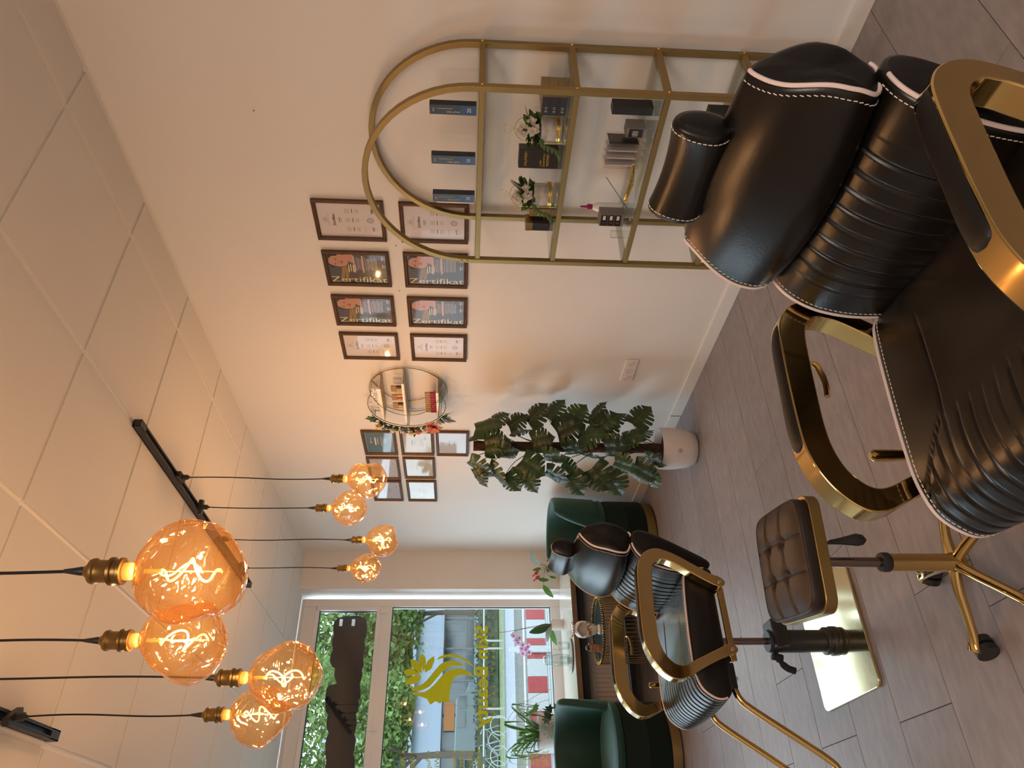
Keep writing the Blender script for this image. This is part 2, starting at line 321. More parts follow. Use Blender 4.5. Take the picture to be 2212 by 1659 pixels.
# window: frame at y 6.45, transom light on top of one large pane, mullion at x .79 ... goes on to the left of the picture
def window(name, x1, x0, lower=True):
    """x1 right outer edge, x0 left outer edge"""
    fr = struct(box(name, ((x0 + x1) / 2, 6.48, H - .02), (x1 - x0, .06, .03), 'frame_pvc'))
    o_ = Vector(fr.location); y = 6.475; cx = (x0 + x1) / 2
    g = G(); zb, zt = .545, H - .03
    for x in (x1 - .035, x0 + .035): g.box((x, y, (zb + zt) / 2), (.07, .075, zt - zb))
    g.box((cx, y, zb + .045), (x1 - x0 - .14, .075, .09)); g.box((cx, y, 2.10), (x1 - x0 - .14, .075, .10)); g.box((cx, y, zt - .055), (x1 - x0 - .14, .075, .11))
    g.build('window_frame', 'frame_pvc', fr, 40, .004, -o_)
    g = G(); a, b = x0 + .07, x1 - .07                     # opening transom sash
    for x in (a + .018, b - .018): g.box((x, y - .012, 2.43), (.036, .08, .56))
    for z in (2.165, 2.705): g.box((cx, y - .012, z), (b - a - .072, .08, .036))
    g.build('sash', 'frame_pvc', fr, 40, .004, -o_)
    g = G()
    for (xa, xb, za, zc) in ((a + .036, b - .036, 2.183, 2.687), (a, b, .635, 2.05)):
        for x in (xa + .003, xb - .003): g.box((x, y - .012, (za + zc) / 2), (.006, .02, zc - za))
        for z in (za + .003, zc - .003): g.box(((xa + xb) / 2, y - .012, z), (xb - xa, .02, .006))
    g.build('seal', 'seal', fr, 0, loc=-o_)
    G().box((cx, y, 2.435), (b - a - .075, .004, .50)).build('pane', 'pane', fr, 0, loc=-o_)
    G().box((cx, y, 1.3425), (b - a - .002, .004, 1.413)).build('pane', 'pane', fr, 0, loc=-o_)
    g = G()
    for x in (a + .03, cx - .1):
        g.tube([(b - .06 if x == a + .03 else x, y - .055, 2.10), (b - .06 if x == a + .03 else x, y - .055, 2.17)], .008, 8)
    g.build('hinge', 'frame_pvc', fr, loc=-o_)
    return fr
window('window_1', 2.156, .20); window('window_2', .20, -1.98)
# deep worktop in front of the window
wt = thing('worktop', 'long bleached oak worktop running under the windows', 'worktop', (0, 0, 0))
G().box((.126, 5.985, .552), (4.846, .73, .016)).build('top', 'oak', wt, 40, .002)
G().box((.126, 5.616, .540), (4.846, .008, .040)).build('edge', 'oakd', wt, 0)
G().box((.126, 5.70, .495), (4.846, .03, .09)).build('rail', 'dark', wt, 0)
# radiators
rt = thing('radiator', 'cream panel radiator with vertical flutes under the worktop', 'radiator', (1.45, 5.83, .12))
g = G().box((0, 0, .165), (1.35, .05, .33))
for i in range(40): g.box((-.655 + i * .0336, -.028, .15), (.016, .012, .24))
g.build('panel', 'rad', rt, 30, .003)
g = G().box((0, -.006, .338), (1.36, .085, .012))
for i in range(44): g.box((-.645 + i * .03, .0, .3455), (.012, .05, .003), 1)
g.build('grille', ['rad', 'dark'], rt, 0)
G().tube([(.6, .0, .02), (.6, .0, -.12)], .012).tube([(-.6, .0, .02), (-.6, 0, -.12)], .012).build('leg', 'rad', rt)
# socket strip on the right wall
so = thing('power_socket', 'white triple power socket low on the right wall', 'socket', (WR, 3.443, .443))
G().box((-.005, 0, 0), (.010, .212, .078)).build('plate', 'white', so, 40, .004)
for k in (-1, 0, 1):
    g = G().lathe([(.0205, .0005), (.0205, .002), (.019, .0035), (.0185, -.002), (0, -.002)], 20, (0, 0, 0), 0); g.ball((.008, 0, 0), .002, 1, 6); g.ball((-.008, 0, 0), .002, 1, 6)
    s_ = g.build('socket', ['ptan' if 0 else 'paper', 'dark'], so); s_.location = (-.0105, k * .068, 0); s_.rotation_euler = (0, -pi / 2, 0)
# ---------------------------------------------------------------- outside
gz = -.35
def ground(name, y0, y1, m, z=gz, kind='structure', x0=-30, x1=45, t=.2):
    o = box(name, ((x0 + x1) / 2, (y0 + y1) / 2, z - t / 2), (x1 - x0, y1 - y0, t), m); o['kind'] = kind; return o
ground('pavement_outside', 6.62, 11.5, 'kerb'); ground('gravel_ground', 11.5, 24.5, 'gravel'); ground('road_outside', 24.5, 31.0, 'asphalt', gz); ground('verge_lawn', 31.0, 80, 'grass', gz)
ground('kerb_ground', 11.3, 11.55, 'kerb', gz + .08); ground('kerb_road', 24.3, 24.6, 'kerb', gz + .08); ground('kerb_verge', 30.9, 31.15, 'kerb', gz + .08)
for i, y in enumerate((13.6, 15.0, 17.4, 18.9)):
    o = box('tram_rail', (5, y, gz + .04), (60, .10, .12), 'steelb'); tag(o, ['steel tram rail in the gravel nearest the window', 'second steel tram rail in the gravel', 'third steel tram rail in the gravel', 'steel tram rail in the gravel farthest from the window'][i], 'rail', 'tram rails outside')
# red and white construction barrier
br = thing('construction_barrier', 'red and white striped construction barrier outside the window', 'barrier', (2.0, 9.0, gz))
edges = [3.60, 3.25, 2.907, 2.75, 2.546, 2.462, 2.287, 2.084, 1.902, 1.704, 1.478, 1.25, 1.0, .75, .5, .25, 0, -.3]
kinds = 'WWRWRWRWRWRWRWRWR'
xs_b = [4.0, 3.7, 3.35, 2.93, 2.75, 2.545, 2.462, 2.37, 2.287, 2.084, 1.902, 1.704, 1.478, 1.26, 1.0, .7, .4, .1, -.2]
cols_b = ['R', 'W', 'R', 'R', 'W', 'R', 'P', 'R', 'W', 'R', 'W', 'R', 'W', 'R', 'W', 'R', 'W', 'R']
xs_b = [4.0, 3.6, 3.25, 2.95, 2.752, 2.52, 2.425, 2.36, 2.28, 2.075, 1.89, 1.69, 1.47, 1.26, 1.0, .7, .4, .1, -.2]
cols_b = ['R', 'W', 'W', 'R', 'W', 'R', 'P', 'R', 'W', 'R', 'W', 'R', 'W', 'R', 'W', 'R', 'W', 'R']
for i, c in enumerate(cols_b):
    xa, xb = xs_b[i + 1], xs_b[i]
    if c == 'P': continue
    G().box(((xa + xb) / 2 - 2, 0, .87), (xb - xa - .003, .03, .235)).build('board', 'redb' if c == 'R' else 'whiteb', br, 0)
g = G()
for z in (1.015, .725, .70): g.tube([(-2.4, 0, z), (2.1, 0, z)], .018, 8)
g.build('frame', 'whiteb', br)
for x in (2.385, .18 + 1.1):
    G().box((x - 2, -.03, .62), (.075, .06, 1.0)).box((x - 2, -.03, 1.14), (.05, .05, .12)).box((x - 2, 0, .04), (.3, .7, .08)).build('post', 'whiteb', br, 0)
# bicycle railings
RL = ['pale hoop railing outside, nearest the right edge of the pane', 'pale hoop railing outside, behind the orchid', 'pale hoop railing outside, before the lettering end', 'pale hoop railing outside, behind the spider plant', 'pale hoop railing outside, at the cut picture edge']
for i in range(5):
    x0 = (11.3 - i * 2.75)
    pts = cat_rom([(0, 0, 0), (0, 0, .62), (.05, 0, .80), (.2, 0, .86), (2.2, 0, .86), (2.37, 0, .80), (2.42, 0, .62), (2.42, 0, 0)], 5)
    o = G().tube(pts, .045, 6).build('hoop_railing', 'steelb', loc=(x0 - 2.42, 32.0, gz)); tag(o, RL[i], 'railing', 'row of hoop railings outside')
# hedge
def leafcloud(name, blobs, n, size, m, parent=None, loc=(0, 0, 0), seed=1):
    rnd = random.Random(seed); vs_ = []; fs = []
    tot = sum(b[3] * b[4] + b[4] * b[5] for b in blobs)
    for (cx, cy_, cz, rx, ry, rz) in blobs:
        k = int(n * (rx * ry + ry * rz) / sum(b[3] * b[4] + b[4] * b[5] for b in blobs))
        for _ in range(k):
            d = Vector((rnd.gauss(0, 1), rnd.gauss(0, 1), rnd.gauss(0, 1))).normalized(); q = (.45 + .55 * rnd.random() ** .45) * (1 + .22 * noise.noise(d * 2.3 + Vector((cx, cz, 0))))
            p = Vector((cx + d.x * rx * q, cy_ + d.y * ry * q, cz + d.z * rz * q)); s = size * rnd.uniform(.6, 1.3)
            u = Vector((rnd.gauss(0, 1), rnd.gauss(0, 1), rnd.gauss(0, .7))).normalized(); v = u.cross(Vector((rnd.gauss(0, 1), rnd.gauss(0, 1), rnd.gauss(0, 1)))).normalized()
            o_ = len(vs_); vs_ += [p - u * s * .6, p + v * s * .32, p + u * s * .6, p - v * s * .32]; fs.append((o_, o_ + 1, o_ + 2, o_ + 3))
    g = G().add(vs_, fs); o = g.build(name, m, parent, 0, loc=loc, fix=False); return o
he = box('hedge', (12, 37, .18), (60, .9, .98), 'foliaged'); tag(he, 'long dark clipped hedge behind the hoop railings', 'hedge')
hl = leafcloud('hedge_leaves', [(x * 1.6 - 4, 0, .05, 2.0, .62, .68) for x in range(-9, 10)], 14000, .15, 'foliaged', he, (0, 0, 0), 5); hl['kind'] = 'stuff'; hl.name = 'foliage'
# shop building across the road
bd = thing('shop_building', 'white fronted shop building with large windows across the road', 'building', (20, 60, gz))
Fy = 0
G().box((0, 3, 6.2), (80, 6, 12.4)).build('wall', 'facade', bd, 0)
G().box((0, -.25, 3.5), (80, .5, .30)).box((0, -.3, 5.65), (80, .3, .25)).build('fascia', 'facade', bd, 0)
for i in range(17):
    x = -20 + i * 2.45
    pn = G().box((x, -.03, 2.1), (2.25, .06, 2.3)).build('shop_window', 'bglass', bd, 0)
    G().box((x - 1.15, -.1, 2.1), (.14, .16, 2.4)).box((x, -.08, 1.55), (2.2, .08, .09)).build('mullion', 'bframe', pn, 0)
for i in range(17):
    x = -20 + i * 2.45
    pn = G().box((x, -.03, 6.6), (1.7, .06, 1.9)).build('window', 'bglass', bd, 0)
G().box((-9.1, -.35, 2.75), (2.0, .1, .8)).build('sign', 'orange', bd, 0)
vn = thing('parked_van', 'dark grey van parked before the shop windows across the road', 'van', (9.6, 54, gz))
G().prism([(-2.3, .4), (2.3, .4), (2.35, 1.3), (1.7, 1.5), (1.2, 2.2), (-2.2, 2.25), (-2.35, 1.2)], lambda p, k: (p[0], -.9 + 1.8 * k, p[1])).build('body', 'van', vn, 0, .06)
G().box((1.0, -.93, 1.75), (.8, .03, .5)).box((-.1, -.93, 1.8), (1.0, .03, .5)).build('side_window', 'bglass', vn, 0)
for x in (-1.4, 1.4): G().tube([(x, -.95, .38), (x, -.7, .38)], .36, 16).build('wheel', 'dark', vn)
# bicycle
def bike(loc, label, sc=1.0):
    b = thing('bicycle', label, 'bicycle', loc, 0, 'bicycles at the railings'); b.scale = (sc, sc, sc)
    for x in (-.52, .52):
        G().tube([(x + .34 * cos(a * pi / 12), 0, .34 + .34 * sin(a * pi / 12)) for a in range(24)], .018, 6, closed=True).build('wheel', 'steelb', b)
    G().tube([(-.52, 0, .34), (-.15, 0, .78), (.38, 0, .82), (-.02, 0, .32), (-.52, 0, .34)], .02, 6).tube([(-.15, 0, .85), (-.02, 0, .32)], .02, 6).tube([(.38, 0, .82), (.52, 0, .34)], .018, 6).build('frame', 'van', b)
    G().tube([(.38, 0, .82), (.36, 0, 1.0), (.25, -.2, 1.05)], .014, 6).tube([(.36, 0, 1.0), (.25, .2, 1.05)], .014, 6).build('handlebar', 'steelb', b)
    G().box((-.17, 0, .88), (.26, .13, .05)).build('saddle', 'dark', b, 40, .02)
bike((4.6, 29.8, gz), 'grey bicycle parked by the railing outside, nearer the road'); bike((4.3, 31.3, gz + .02), 'grey bicycle standing behind the first one, close to the railing')
# trees
def tree(loc, h, blobs, n, size, label, m='foliage', seed=3):
    t = thing('tree', label, 'tree', loc, 0)
    g = G(); g.tube(cat_rom([(0, 0, 0), (.08, 0, h * .3), (-.05, 0, h * .6), (0, 0, h * .9)], 4), [.2 - .012 * i for i in range(13)], 8)
    rnd = random.Random(seed)
    for i in range(6):
        a = rnd.uniform(0, 2 * pi); z = h * rnd.uniform(.35, .7); g.tube([(0, 0, z), (cos(a) * 1.2, sin(a) * 1.2, z + 1.0), (cos(a) * 2.0, sin(a) * 2.0, z + 1.6)], [.09, .05, .03], 6)
    g.build('trunk', 'bark', t); f = leafcloud('foliage', blobs, n, size, m, t, (0, 0, 0), seed); f['kind'] = 'stuff'; return t
tree((13.2, 42, gz), 9, [(0, 0, 8.6, 4.6, 3, 4.6), (-2.4, 0, 6.6, 2.4, 2, 2.0), (2.5, 0, 6.6, 2.4, 2, 2.6)], 19000, .34, 'tall leafy tree seen through the window, nearest the room corner', seed=3)
tree((5.2, 38, gz), 9, [(0, 0, 9.0, 4.5, 2.6, 4.6), (-2.2, 0, 7.2, 2.2, 2, 2.3), (1.9, 0, 5.2, 1.9, 1.5, 1.1)], 19000, .30, 'broad leafy tree in the middle of the window view', seed=4)
tree((-3.6, 39, gz), 9, [(0, 0, 7.6, 4.0, 3, 4.8), (2.0, 0, 4.4, 2.2, 2, 2.2)], 14000, .34, 'leafy tree seen at the left end of the window view', seed=6)
tree((22.5, 47, gz), 9, [(0, 0, 8.5, 4.6, 3, 5), (-3, 0, 5, 2.6, 2, 2.4)], 9000, .4, 'leafy tree behind the room corner side of the window view', seed=8)
# dark scalloped sign hanging outside the transom
CUP = [(2.046, 2.514), (2.035, 2.547), (2.0, 2.577), (1.932, 2.578), (1.887, 2.564), (1.854, 2.576), (1.798, 2.572), (1.754, 2.559), (1.721, 2.575), (1.657, 2.571), (1.614, 2.547), (1.603, 2.522), (1.539, 2.519), (1.476, 2.492), (1.464, 2.556), (1.436, 2.574), (1.343, 2.573), (1.253, 2.556), (1.233, 2.532), (1.183, 2.54), (1.134, 2.536), (1.086, 2.511), (1.057, 2.524), (1.0, 2.529), (0.924, 2.517), (0.887, 2.504), (0.832, 2.508), (.6, 2.54), (.4, 2.5), (.3, 2.52)]
CLO = [(2.058, 2.47), (2.052, 2.446), (2.058, 2.401), (2.055, 2.343), (2.023, 2.294), (1.954, 2.28), (1.864, 2.279), (1.853, 2.298), (1.797, 2.284), (1.753, 2.288), (1.688, 2.29), (1.623, 2.276), (1.602, 2.292), (1.548, 2.282), (1.475, 2.296), (1.444, 2.29), (1.361, 2.279), (1.346, 2.296), (1.301, 2.287), (1.25, 2.29), (1.241, 2.305), (1.171, 2.292), (1.103, 2.296), (1.084, 2.303), (1.035, 2.287), (0.978, 2.288), (0.931, 2.295), (0.884, 2.278), (0.829, 2.272), (.6, 2.29), (.4, 2.28), (.3, 2.29)]
sg = thing('scalloped_sign', 'black scalloped sign board hanging outside the transom pane', 'sign', (1.2, 6.6, 2.42))
G().prism([(a - 1.2, b - 2.42) for a, b in CUP + CLO[::-1]], lambda p, k: (p[0], k * .02, p[1])).build('board', 'cloud', sg, 0)
for z in (.095, -.015): G().box((.795, -.002, z), (.06, .004, .028)).build('bracket', 'white', sg, 0)
# vinyl logo and lettering on the inside of the pane
LOGO = [[(1.544, 1.921), (1.563, 1.876), (1.561, 1.827), (1.517, 1.771), (1.512, 1.824), (1.501, 1.89)], [(1.642, 1.869), (1.633, 1.813), (1.591, 1.774), (1.528, 1.757), (1.539, 1.807), (1.582, 1.853)], [(1.691, 1.769), (1.66, 1.737), (1.608, 1.73), (1.537, 1.746), (1.599, 1.784), (1.652, 1.793)], [(1.669, 1.662), (1.625, 1.659), (1.56, 1.683), (1.53, 1.735), (1.573, 1.74), (1.634, 1.713)], [(1.433, 1.903), (1.48, 1.884), (1.507, 1.832), (1.506, 1.765), (1.466, 1.777), (1.441, 1.82)], [(1.635, 1.641), (1.66, 1.619), (1.677, 1.579), (1.684, 1.506), (1.674, 1.46), (1.654, 1.414), (1.615, 1.35), (1.575, 1.318), (1.61, 1.377), (1.641, 1.423), (1.656, 1.469), (1.659, 1.542), (1.649, 1.596)], [(1.416, 1.863), (1.416, 1.818), (1.428, 1.775), (1.445, 1.744), (1.47, 1.715), (1.555, 1.647), (1.594, 1.612), (1.617, 1.577), (1.629, 1.514), (1.624, 1.477), (1.611, 1.441), (1.58, 1.39), (1.587, 1.431), (1.589, 1.467), (1.585, 1.503), (1.576, 1.53), (1.533, 1.592), (1.453, 1.66), (1.419, 1.69), (1.403, 1.72), (1.39, 1.755), (1.382, 1.79), (1.395, 1.835)], [(1.38, 1.86), (1.37, 1.789), (1.377, 1.728), (1.394, 1.698), (1.427, 1.659), (1.503, 1.591), (1.533, 1.556), (1.55, 1.52), (1.561, 1.485), (1.565, 1.449), (1.549, 1.385), (1.523, 1.34), (1.493, 1.317), (1.504, 1.348), (1.511, 1.384), (1.513, 1.42), (1.507, 1.456), (1.49, 1.483), (1.46, 1.5), (1.409, 1.516), (1.351, 1.519), (1.309, 1.52), (1.293, 1.531), (1.292, 1.552), (1.302, 1.57), (1.3, 1.584), (1.285, 1.594), (1.288, 1.609), (1.3, 1.627), (1.298, 1.645), (1.286, 1.658), (1.276, 1.675), (1.294, 1.693), (1.319, 1.707), (1.336, 1.752), (1.353, 1.815)]]
YG = 6.47
lo = thing('window_logo', 'olive yellow logo of a face with flowing hair and flower on the window', 'logo', (1.5, YG, 1.6))
for i, p in enumerate(LOGO):
    G().prism([(a - 1.5, b - 1.6) for a, b in p], lambda q, k: (q[0], -.0006 + k * .0012, q[1])).build('petal' if i < 5 else ('strand' if i < 7 else 'face_shape'), 'yellow', lo, 0)
RM = basis((-1, 0, 0), (0, 0, 1))
tl = thing('window_lettering', 'large olive yellow mirrored shop name on the window', 'lettering', (1.93, YG, 1.2))
t = text('Skin Beauty', .158, 'yellow', tl, (0, 0, 0), RM, bold=.0038)
t.scale = (.84 / max(v.co.x for v in t.data.vertices), 1, 1)
g = G()
for v in (0,): pass
t2 = thing('small_window_lettering', 'small thin mirrored line of capitals under the shop name', 'lettering', (1.77, YG, 1.135))
for i, ch in enumerate('BEAUTY SALON'):
    if ch != ' ': text(ch, .040, 'yellow', t2, (-i * .0495, 0, 0), RM, depth=.0004)
t3 = thing('window_service_list', 'bulleted olive yellow service list on the window, cut by the picture edge', 'lettering', (.92, YG, 1.2))
for z, s in zip((1.881, 1.807, 1.678, 1.607, 1.474, 1.407, 1.340, 1.269), ('Augenbrauen', 'Augenlider', 'Augen', 'Wimpern', 'Henna', 'PMU', 'Podo', 'Micro')):
    G().lathe([(0, -.0004), (.009, -.0004), (.009, .0004), (0, .0004)], 14).build('bullet', 'yellow', t3, 0, loc=(0, 0, z - 1.2), rot=(pi / 2, 0, 0))
    text(s, .060, 'yellow', t3, (-.035, 0, z - 1.2 - .021), RM)
t4 = thing('window_opening_hours', 'mirrored olive yellow opening days low on the window', 'lettering', (.915, YG, .72))
for z, s in zip((.935, .887, .846, .800, .733), ('Mont', 'Donn', 'Sams', 'Mittw', 'JOIZ')): text(s, .048 if z > .74 else .06, 'yellow', t4, (-.0, 0, z - .74), RM)
# ---------------------------------------------------------------- salon recliner (local x = sitter's right, y = forward)
Z0 = .519
def cushion(name, prof, hw, crown, parent, m='leather', side='sideleather', ns=64, pipe=.0036, endr=.008, n=5, stitch=True, rib=None, front=None, puff=1.0):
    """closed (f,z) profile swept across s; hw(z) half width; crown(f,z,t) pushes outwards; t=s/hw"""
    P = cat_rom([(a, b, 0) for a, b in prof], n, True); N = len(P)
    nr = []
    for i in range(N):
        d = P[(i + 1) % N] - P[i - 1]; nr.append(Vector((d.y, -d.x, 0)).normalized())
    A = sum(P[i].x * P[(i + 1) % N].y - P[(i + 1) % N].x * P[i].y for i in range(N))
    if A < 0: nr = [-q for q in nr]
    vs_ = []; T = [-1 + 2 * j / ns for j in range(ns + 1)]
    T = [-1, -.992, -.975] + [q * .95 for q in T] + [.975, .992, 1]
    for t in T:
        for i in range(N):
            w_ = hw(P[i].y); off = crown(P[i].x, P[i].y, t, nr[i])
            e = (abs(t) - (1 - endr / w_)) / (endr / w_)
            if e > 0: off -= endr * (1 - sqrt(max(0, 1 - e * e)))
            q = P[i] + nr[i] * off; vs_.append((t * w_, q.x, Z0 + q.y))
    fs = [(j * N + i, j * N + (i + 1) % N, (j + 1) * N + (i + 1) % N, (j + 1) * N + i) for j in range(len(T) - 1) for i in range(N)]
    g = G().add(vs_, fs, 0)
    for base, sg_ in ((0, -1), ((len(T) - 1) * N, 1)):      # padded side panels
        ring_ = [Vector(vs_[base + i]) for i in range(N)]; cen = sum(ring_, Vector()) / N; prev_ = list(range(base, base + N))
        for k_, out_ in ((.93, .004), (.78, .008), (.5, .011), (.2, .012)):
            o_ = len(g.v); g.v += [tuple(cen + (q - cen) * k_ + Vector((sg_ * out_ * puff, 0, 0))) for q in ring_]; cur_ = list(range(o_, o_ + N))
            g.f += [(prev_[i], prev_[(i + 1) % N], cur_[(i + 1) % N], cur_[i]) for i in range(N)]; g.m += [1] * N; prev_ = cur_
        g.f.append(tuple(prev_)); g.m.append(1)
    o = g.build(name, [m, side], parent, 50)
    if pipe:
        ok = [(not front) or front(P[i]) for i in range(N)]; seq = []
        for s0 in range(N):
            if ok[s0] and not ok[s0 - 1]:
                q_ = []
                for k in range(N):
                    if not ok[(s0 + k) % N]: break
                    q_.append((s0 + k) % N)
                if len(q_) > len(seq): seq = q_
        for sg_ in (-1, 1):
            G().tube([(sg_ * (hw(P[i].y) + .0005), P[i].x + nr[i].x * (-endr * .35), Z0 + P[i].y + nr[i].y * (-endr * .35)) for i in seq], pipe, 7).build('piping', 'piping', o)
    if stitch:
        g = G()
        for sg_ in (-1, 1):
            acc = 0; last = None
            for i in range(N):
                if front and not front(P[i]): last = None; continue
                a = P[i]; b = P[(i + 1) % N]; L_ = (b - a).length; x = 0
                while acc < L_:
                    q = a.lerp(b, acc / L_); w_ = hw(q.y) - .014; t = w_ / hw(q.y); off = crown(q.x, q.y, t * sg_, nr[i]) + .0004; q = q + nr[i] * off
                    d = (b - a).normalized(); r1 = q + d * .003; r0 = q - d * .003
                    g.tube([(sg_ * w_, r0.x, Z0 + r0.y), (sg_ * w_, r1.x, Z0 + r1.y)], .0009, 4); acc += .0092
                acc -= L_
        if g.v: g.build('stitching', 'thread', o, 0)['kind'] = 'stuff'
    return o
def sm(a, b, x): x = max(0, min(1, (x - a) / (b - a))); return x * x * (3 - 2 * x)
def make_chair():
    t = thing('salon_chair', 'black leather salon chair with gold arms nearest the camera, its column out of view', 'chair', (.702, .818, .003), 0, 'black and gold salon chairs')
    # seat
    def seat_crown(f, z, s, n_):
        top = max(0, n_.y); fr = max(0, n_.x)
        o = .010 * (1 - s * s) * sm(.10, .24, f) - .012 * (1 - abs(s) ** 2.2) * top * sm(.14, .02, f) * sm(-.2, -.1, f) - .0
        sa = abs(s) * .228; edge = .112 if f < .095 else .118 + (f - .095) * .95
        if z < .09 and f > .2: edge = max(edge, .19)
        wt_ = sm(.088, .108, f) * (top + fr) * (1 if z > .02 else .4) * sm(edge + .002, edge - .006, sa)
        if wt_ > 0:
            ph = ((s * .228 / .031 + .5) % 1.0) - .5
            o += wt_ * (.0034 * (1 - (2 * abs(ph)) ** 8) - .003)
        # V seams
        if sa < .118: o -= .003 * math.exp(-((f - .095) / .003) ** 2) * top
        o -= .003 * math.exp(-((sa - edge) / .0025) ** 2) * (top + fr) * sm(-.15, -.05, f)
        return o
    seat = cushion('seat', [(-.19, .0), (-.192, .07), (-.175, .098), (-.12, .110), (0, .119), (.10, .123), (.17, .121), (.222, .104), (.252, .068), (.258, .036), (.244, .010), (.2, .0), (0, -.002), (-.12, -.002)],
                   lambda z: .229, seat_crown, t, n=8, ns=150, front=lambda p: p.y > .02 and p.x > -.2)
    def low_crown(f, z, s, n_):
        fr = max(0, n_.x); o = .014 * (1 - s * s) * fr * sm(.0, .1, z) + .004 * (1 - abs(s) ** 4) * max(0, n_.y)
        wt_ = fr * sm(.02, .06, z) + max(0, n_.y) * .8
        if abs(s) < .70 and wt_ > 0:
            ph = ((s * .225 / .035 + .5) % 1.0) - .5; d = abs(abs(ph) - .5) * .035
            o -= wt_ * .0034 * math.exp(-(d / .0024) ** 2)
        return o
    cushion('lower_back', [(-.235, -.002), (-.295, .11), (-.338, .21), (-.342, .255), (-.318, .276), (-.282, .277), (-.245, .258), (-.212, .218), (-.192, .165), (-.184, .11), (-.185, .04), (-.200, -.002)],
            lambda z: .214 + .018 * sm(0, .25, z), low_crown, t, ns=130, front=lambda p: p.x > -.29 and p.y > .02 and (p.x > -.26 or p.y > .25))
    def up_w(z): return .212 + .014 * sm(.275, .33, z) - .038 * sm(.35, .47, z)
    cushion('upper_back', [(-.345, .278), (-.378, .36), (-.376, .43), (-.352, .462), (-.322, .448), (-.288, .415), (-.264, .365), (-.253, .322), (-.262, .290), (-.300, .273)],
            up_w, lambda f, z, s, n_: .030 * (1 - s * s) * max(0, n_.x) + .010 * (1 - s * s) * max(0, n_.y) * sm(.4, .46, z), t, ns=40, n=6, front=lambda p: p.x > -.35)
    def head_w(z): return .100
    o = cushion('headrest', [(-.352, .466), (-.370, .50), (-.366, .540), (-.343, .560), (-.315, .553), (-.296, .520), (-.294, .485), (-.315, .462)],
            head_w, lambda f, z, s, n_: -.010 * (1 - s * s) * max(0, n_.y) - .006 * (1 - s * s) * max(0, n_.x), t, ns=30, pipe=0, endr=.012, puff=.5, front=lambda p: p.x > -.352)
    for x in (-.034, .034): G().tube([(x, -.316, Z0 + .43), (x, -.322, Z0 + .49)], .006, 12).build('headrest_rod', 'chrome', t)
    # arms
    OUT = [(-.118, -.024), (-.136, -.008), (-.152, .028), (-.215, .130), (-.236, .175), (-.243, .210), (-.232, .245), (-.205, .270), (-.16, .284), (-.05, .291), (.06, .293), (.110, .286), (.152, .268), (.184, .243), (.205, .212), (.208, .182), (.196, .148), (.163, .082), (.135, .014), (.130, -.010), (.114, -.022), (.098, -.010), (.098, .012),
           (.118, .060), (.143, .118), (.160, .155), (.164, .182), (.152, .206), (.120, .230), (.06, .243), (-.05, .240), (-.15, .233), (-.186, .222), (-.201, .203), (-.200, .183), (-.186, .148), (-.128, .055), (-.103, .008), (-.103, -.014)]
    OC = [(q.x, q.y) for q in cat_rom([(a, b, 0) for a, b in OUT], 5, True)]
    for sg_ in (-1, 1):
        a = G().prism(OC, lambda p, k: (sg_ * (.246 + .046 * k), p[0], Z0 + p[1])).build('armrest', 'gold', t, 25, .0025)
        top = cat_rom([(-.198, .272, 0), (-.15, .287, 0), (-.05, .293, 0), (.04, .297, 0), (.088, .292, 0)], 6); g = G(); V = []
        n_ = len(top); K = 12
        for i, q in enumerate(top):
            e = min(i, n_ - 1 - i) / 3.0; sc = sqrt(max(.02, 1 - (1 - min(1, e)) ** 2))
            for k in range(K):
                an = 2 * pi * k / K; V.append((sg_ * .268 + .0185 * sc * cos(an) * (1 if abs(cos(an)) < .7 else 1.05), q.x, Z0 + q.y + .0070 * sc * sin(an) - .0030))
        g.add(V, [(i * K + k, i * K + (k + 1) % K, (i + 1) * K + (k + 1) % K, (i + 1) * K + k) for i in range(n_ - 1) for k in range(K)] + [tuple(range(K)), tuple(range((n_ - 1) * K, n_ * K))])
        g.build('arm_pad', 'sideleather', a, 60)
        g = G()
        for f in (-.117, .114):
            g.tube([(sg_ * .244, f, Z0 - .003), (sg_ * .295, f, Z0 - .003)], .006, 12)
        g.build('bolt', 'chrome', a)
    # gold underframe with rails, plate
    g = G()
    for sg_ in (-1, 1): g.box((sg_ * .240, 0, Z0 - .018), (.012, .28, .022))
    for f in (-.117, .114): g.box((0, f, Z0 - .018), (.475, .022, .018))
    g.build('under_frame', 'gold', t, 0, .002)
    G().box((0, 0, Z0 - .022), (.20, .20, .02)).build('seat_plate', 'black', t, 0)
    # recline lever at the sitter's right, small hooked handle under the right arm
    G().tube([(.24, .075, Z0 - .01), (.275, .080, Z0 + .03), (.285, .082, Z0 + .085)], .006, 10).tube([(.283, .082, Z0 + .060), (.287, .082, Z0 + .115), (.288, .082, Z0 + .145), (.2885, .082, Z0 + .150)], [.0085, .0115, .0115, .007], 14).build('recline_lever', 'gold', t)
    G().tube(cat_rom([(.266, -.105, Z0 + .238), (.266, -.102, Z0 + .220), (.266, -.085, Z0 + .212), (.266, -.055, Z0 + .209), (.266, -.030, Z0 + .212)], 4), [.004] * 4 + [.006] * 13, 8).build('release_handle', 'gold', t)
    # foot rest
    for sg_ in (-1, 1):
        G().tube(cat_rom([(sg_ * .15, .13, Z0 - .030), (sg_ * .15, .19, Z0 - .032), (sg_ * .15, .235, Z0 - .045), (sg_ * .15, .27, Z0 - .080), (sg_ * .15, .36, Z0 - .21), (sg_ * .15, .425, Z0 - .30), (sg_ * .15, .455, Z0 - .325), (sg_ * .15, .50, Z0 - .33), (sg_ * .145, .60, Z0 - .33)], 6), .0115, 14).build('footrest_bar', 'gold', t)
        G().box((sg_ * .15, .165, Z0 - .026), (.034, .085, .034)).build('clamp', 'black', t, 0, .004)
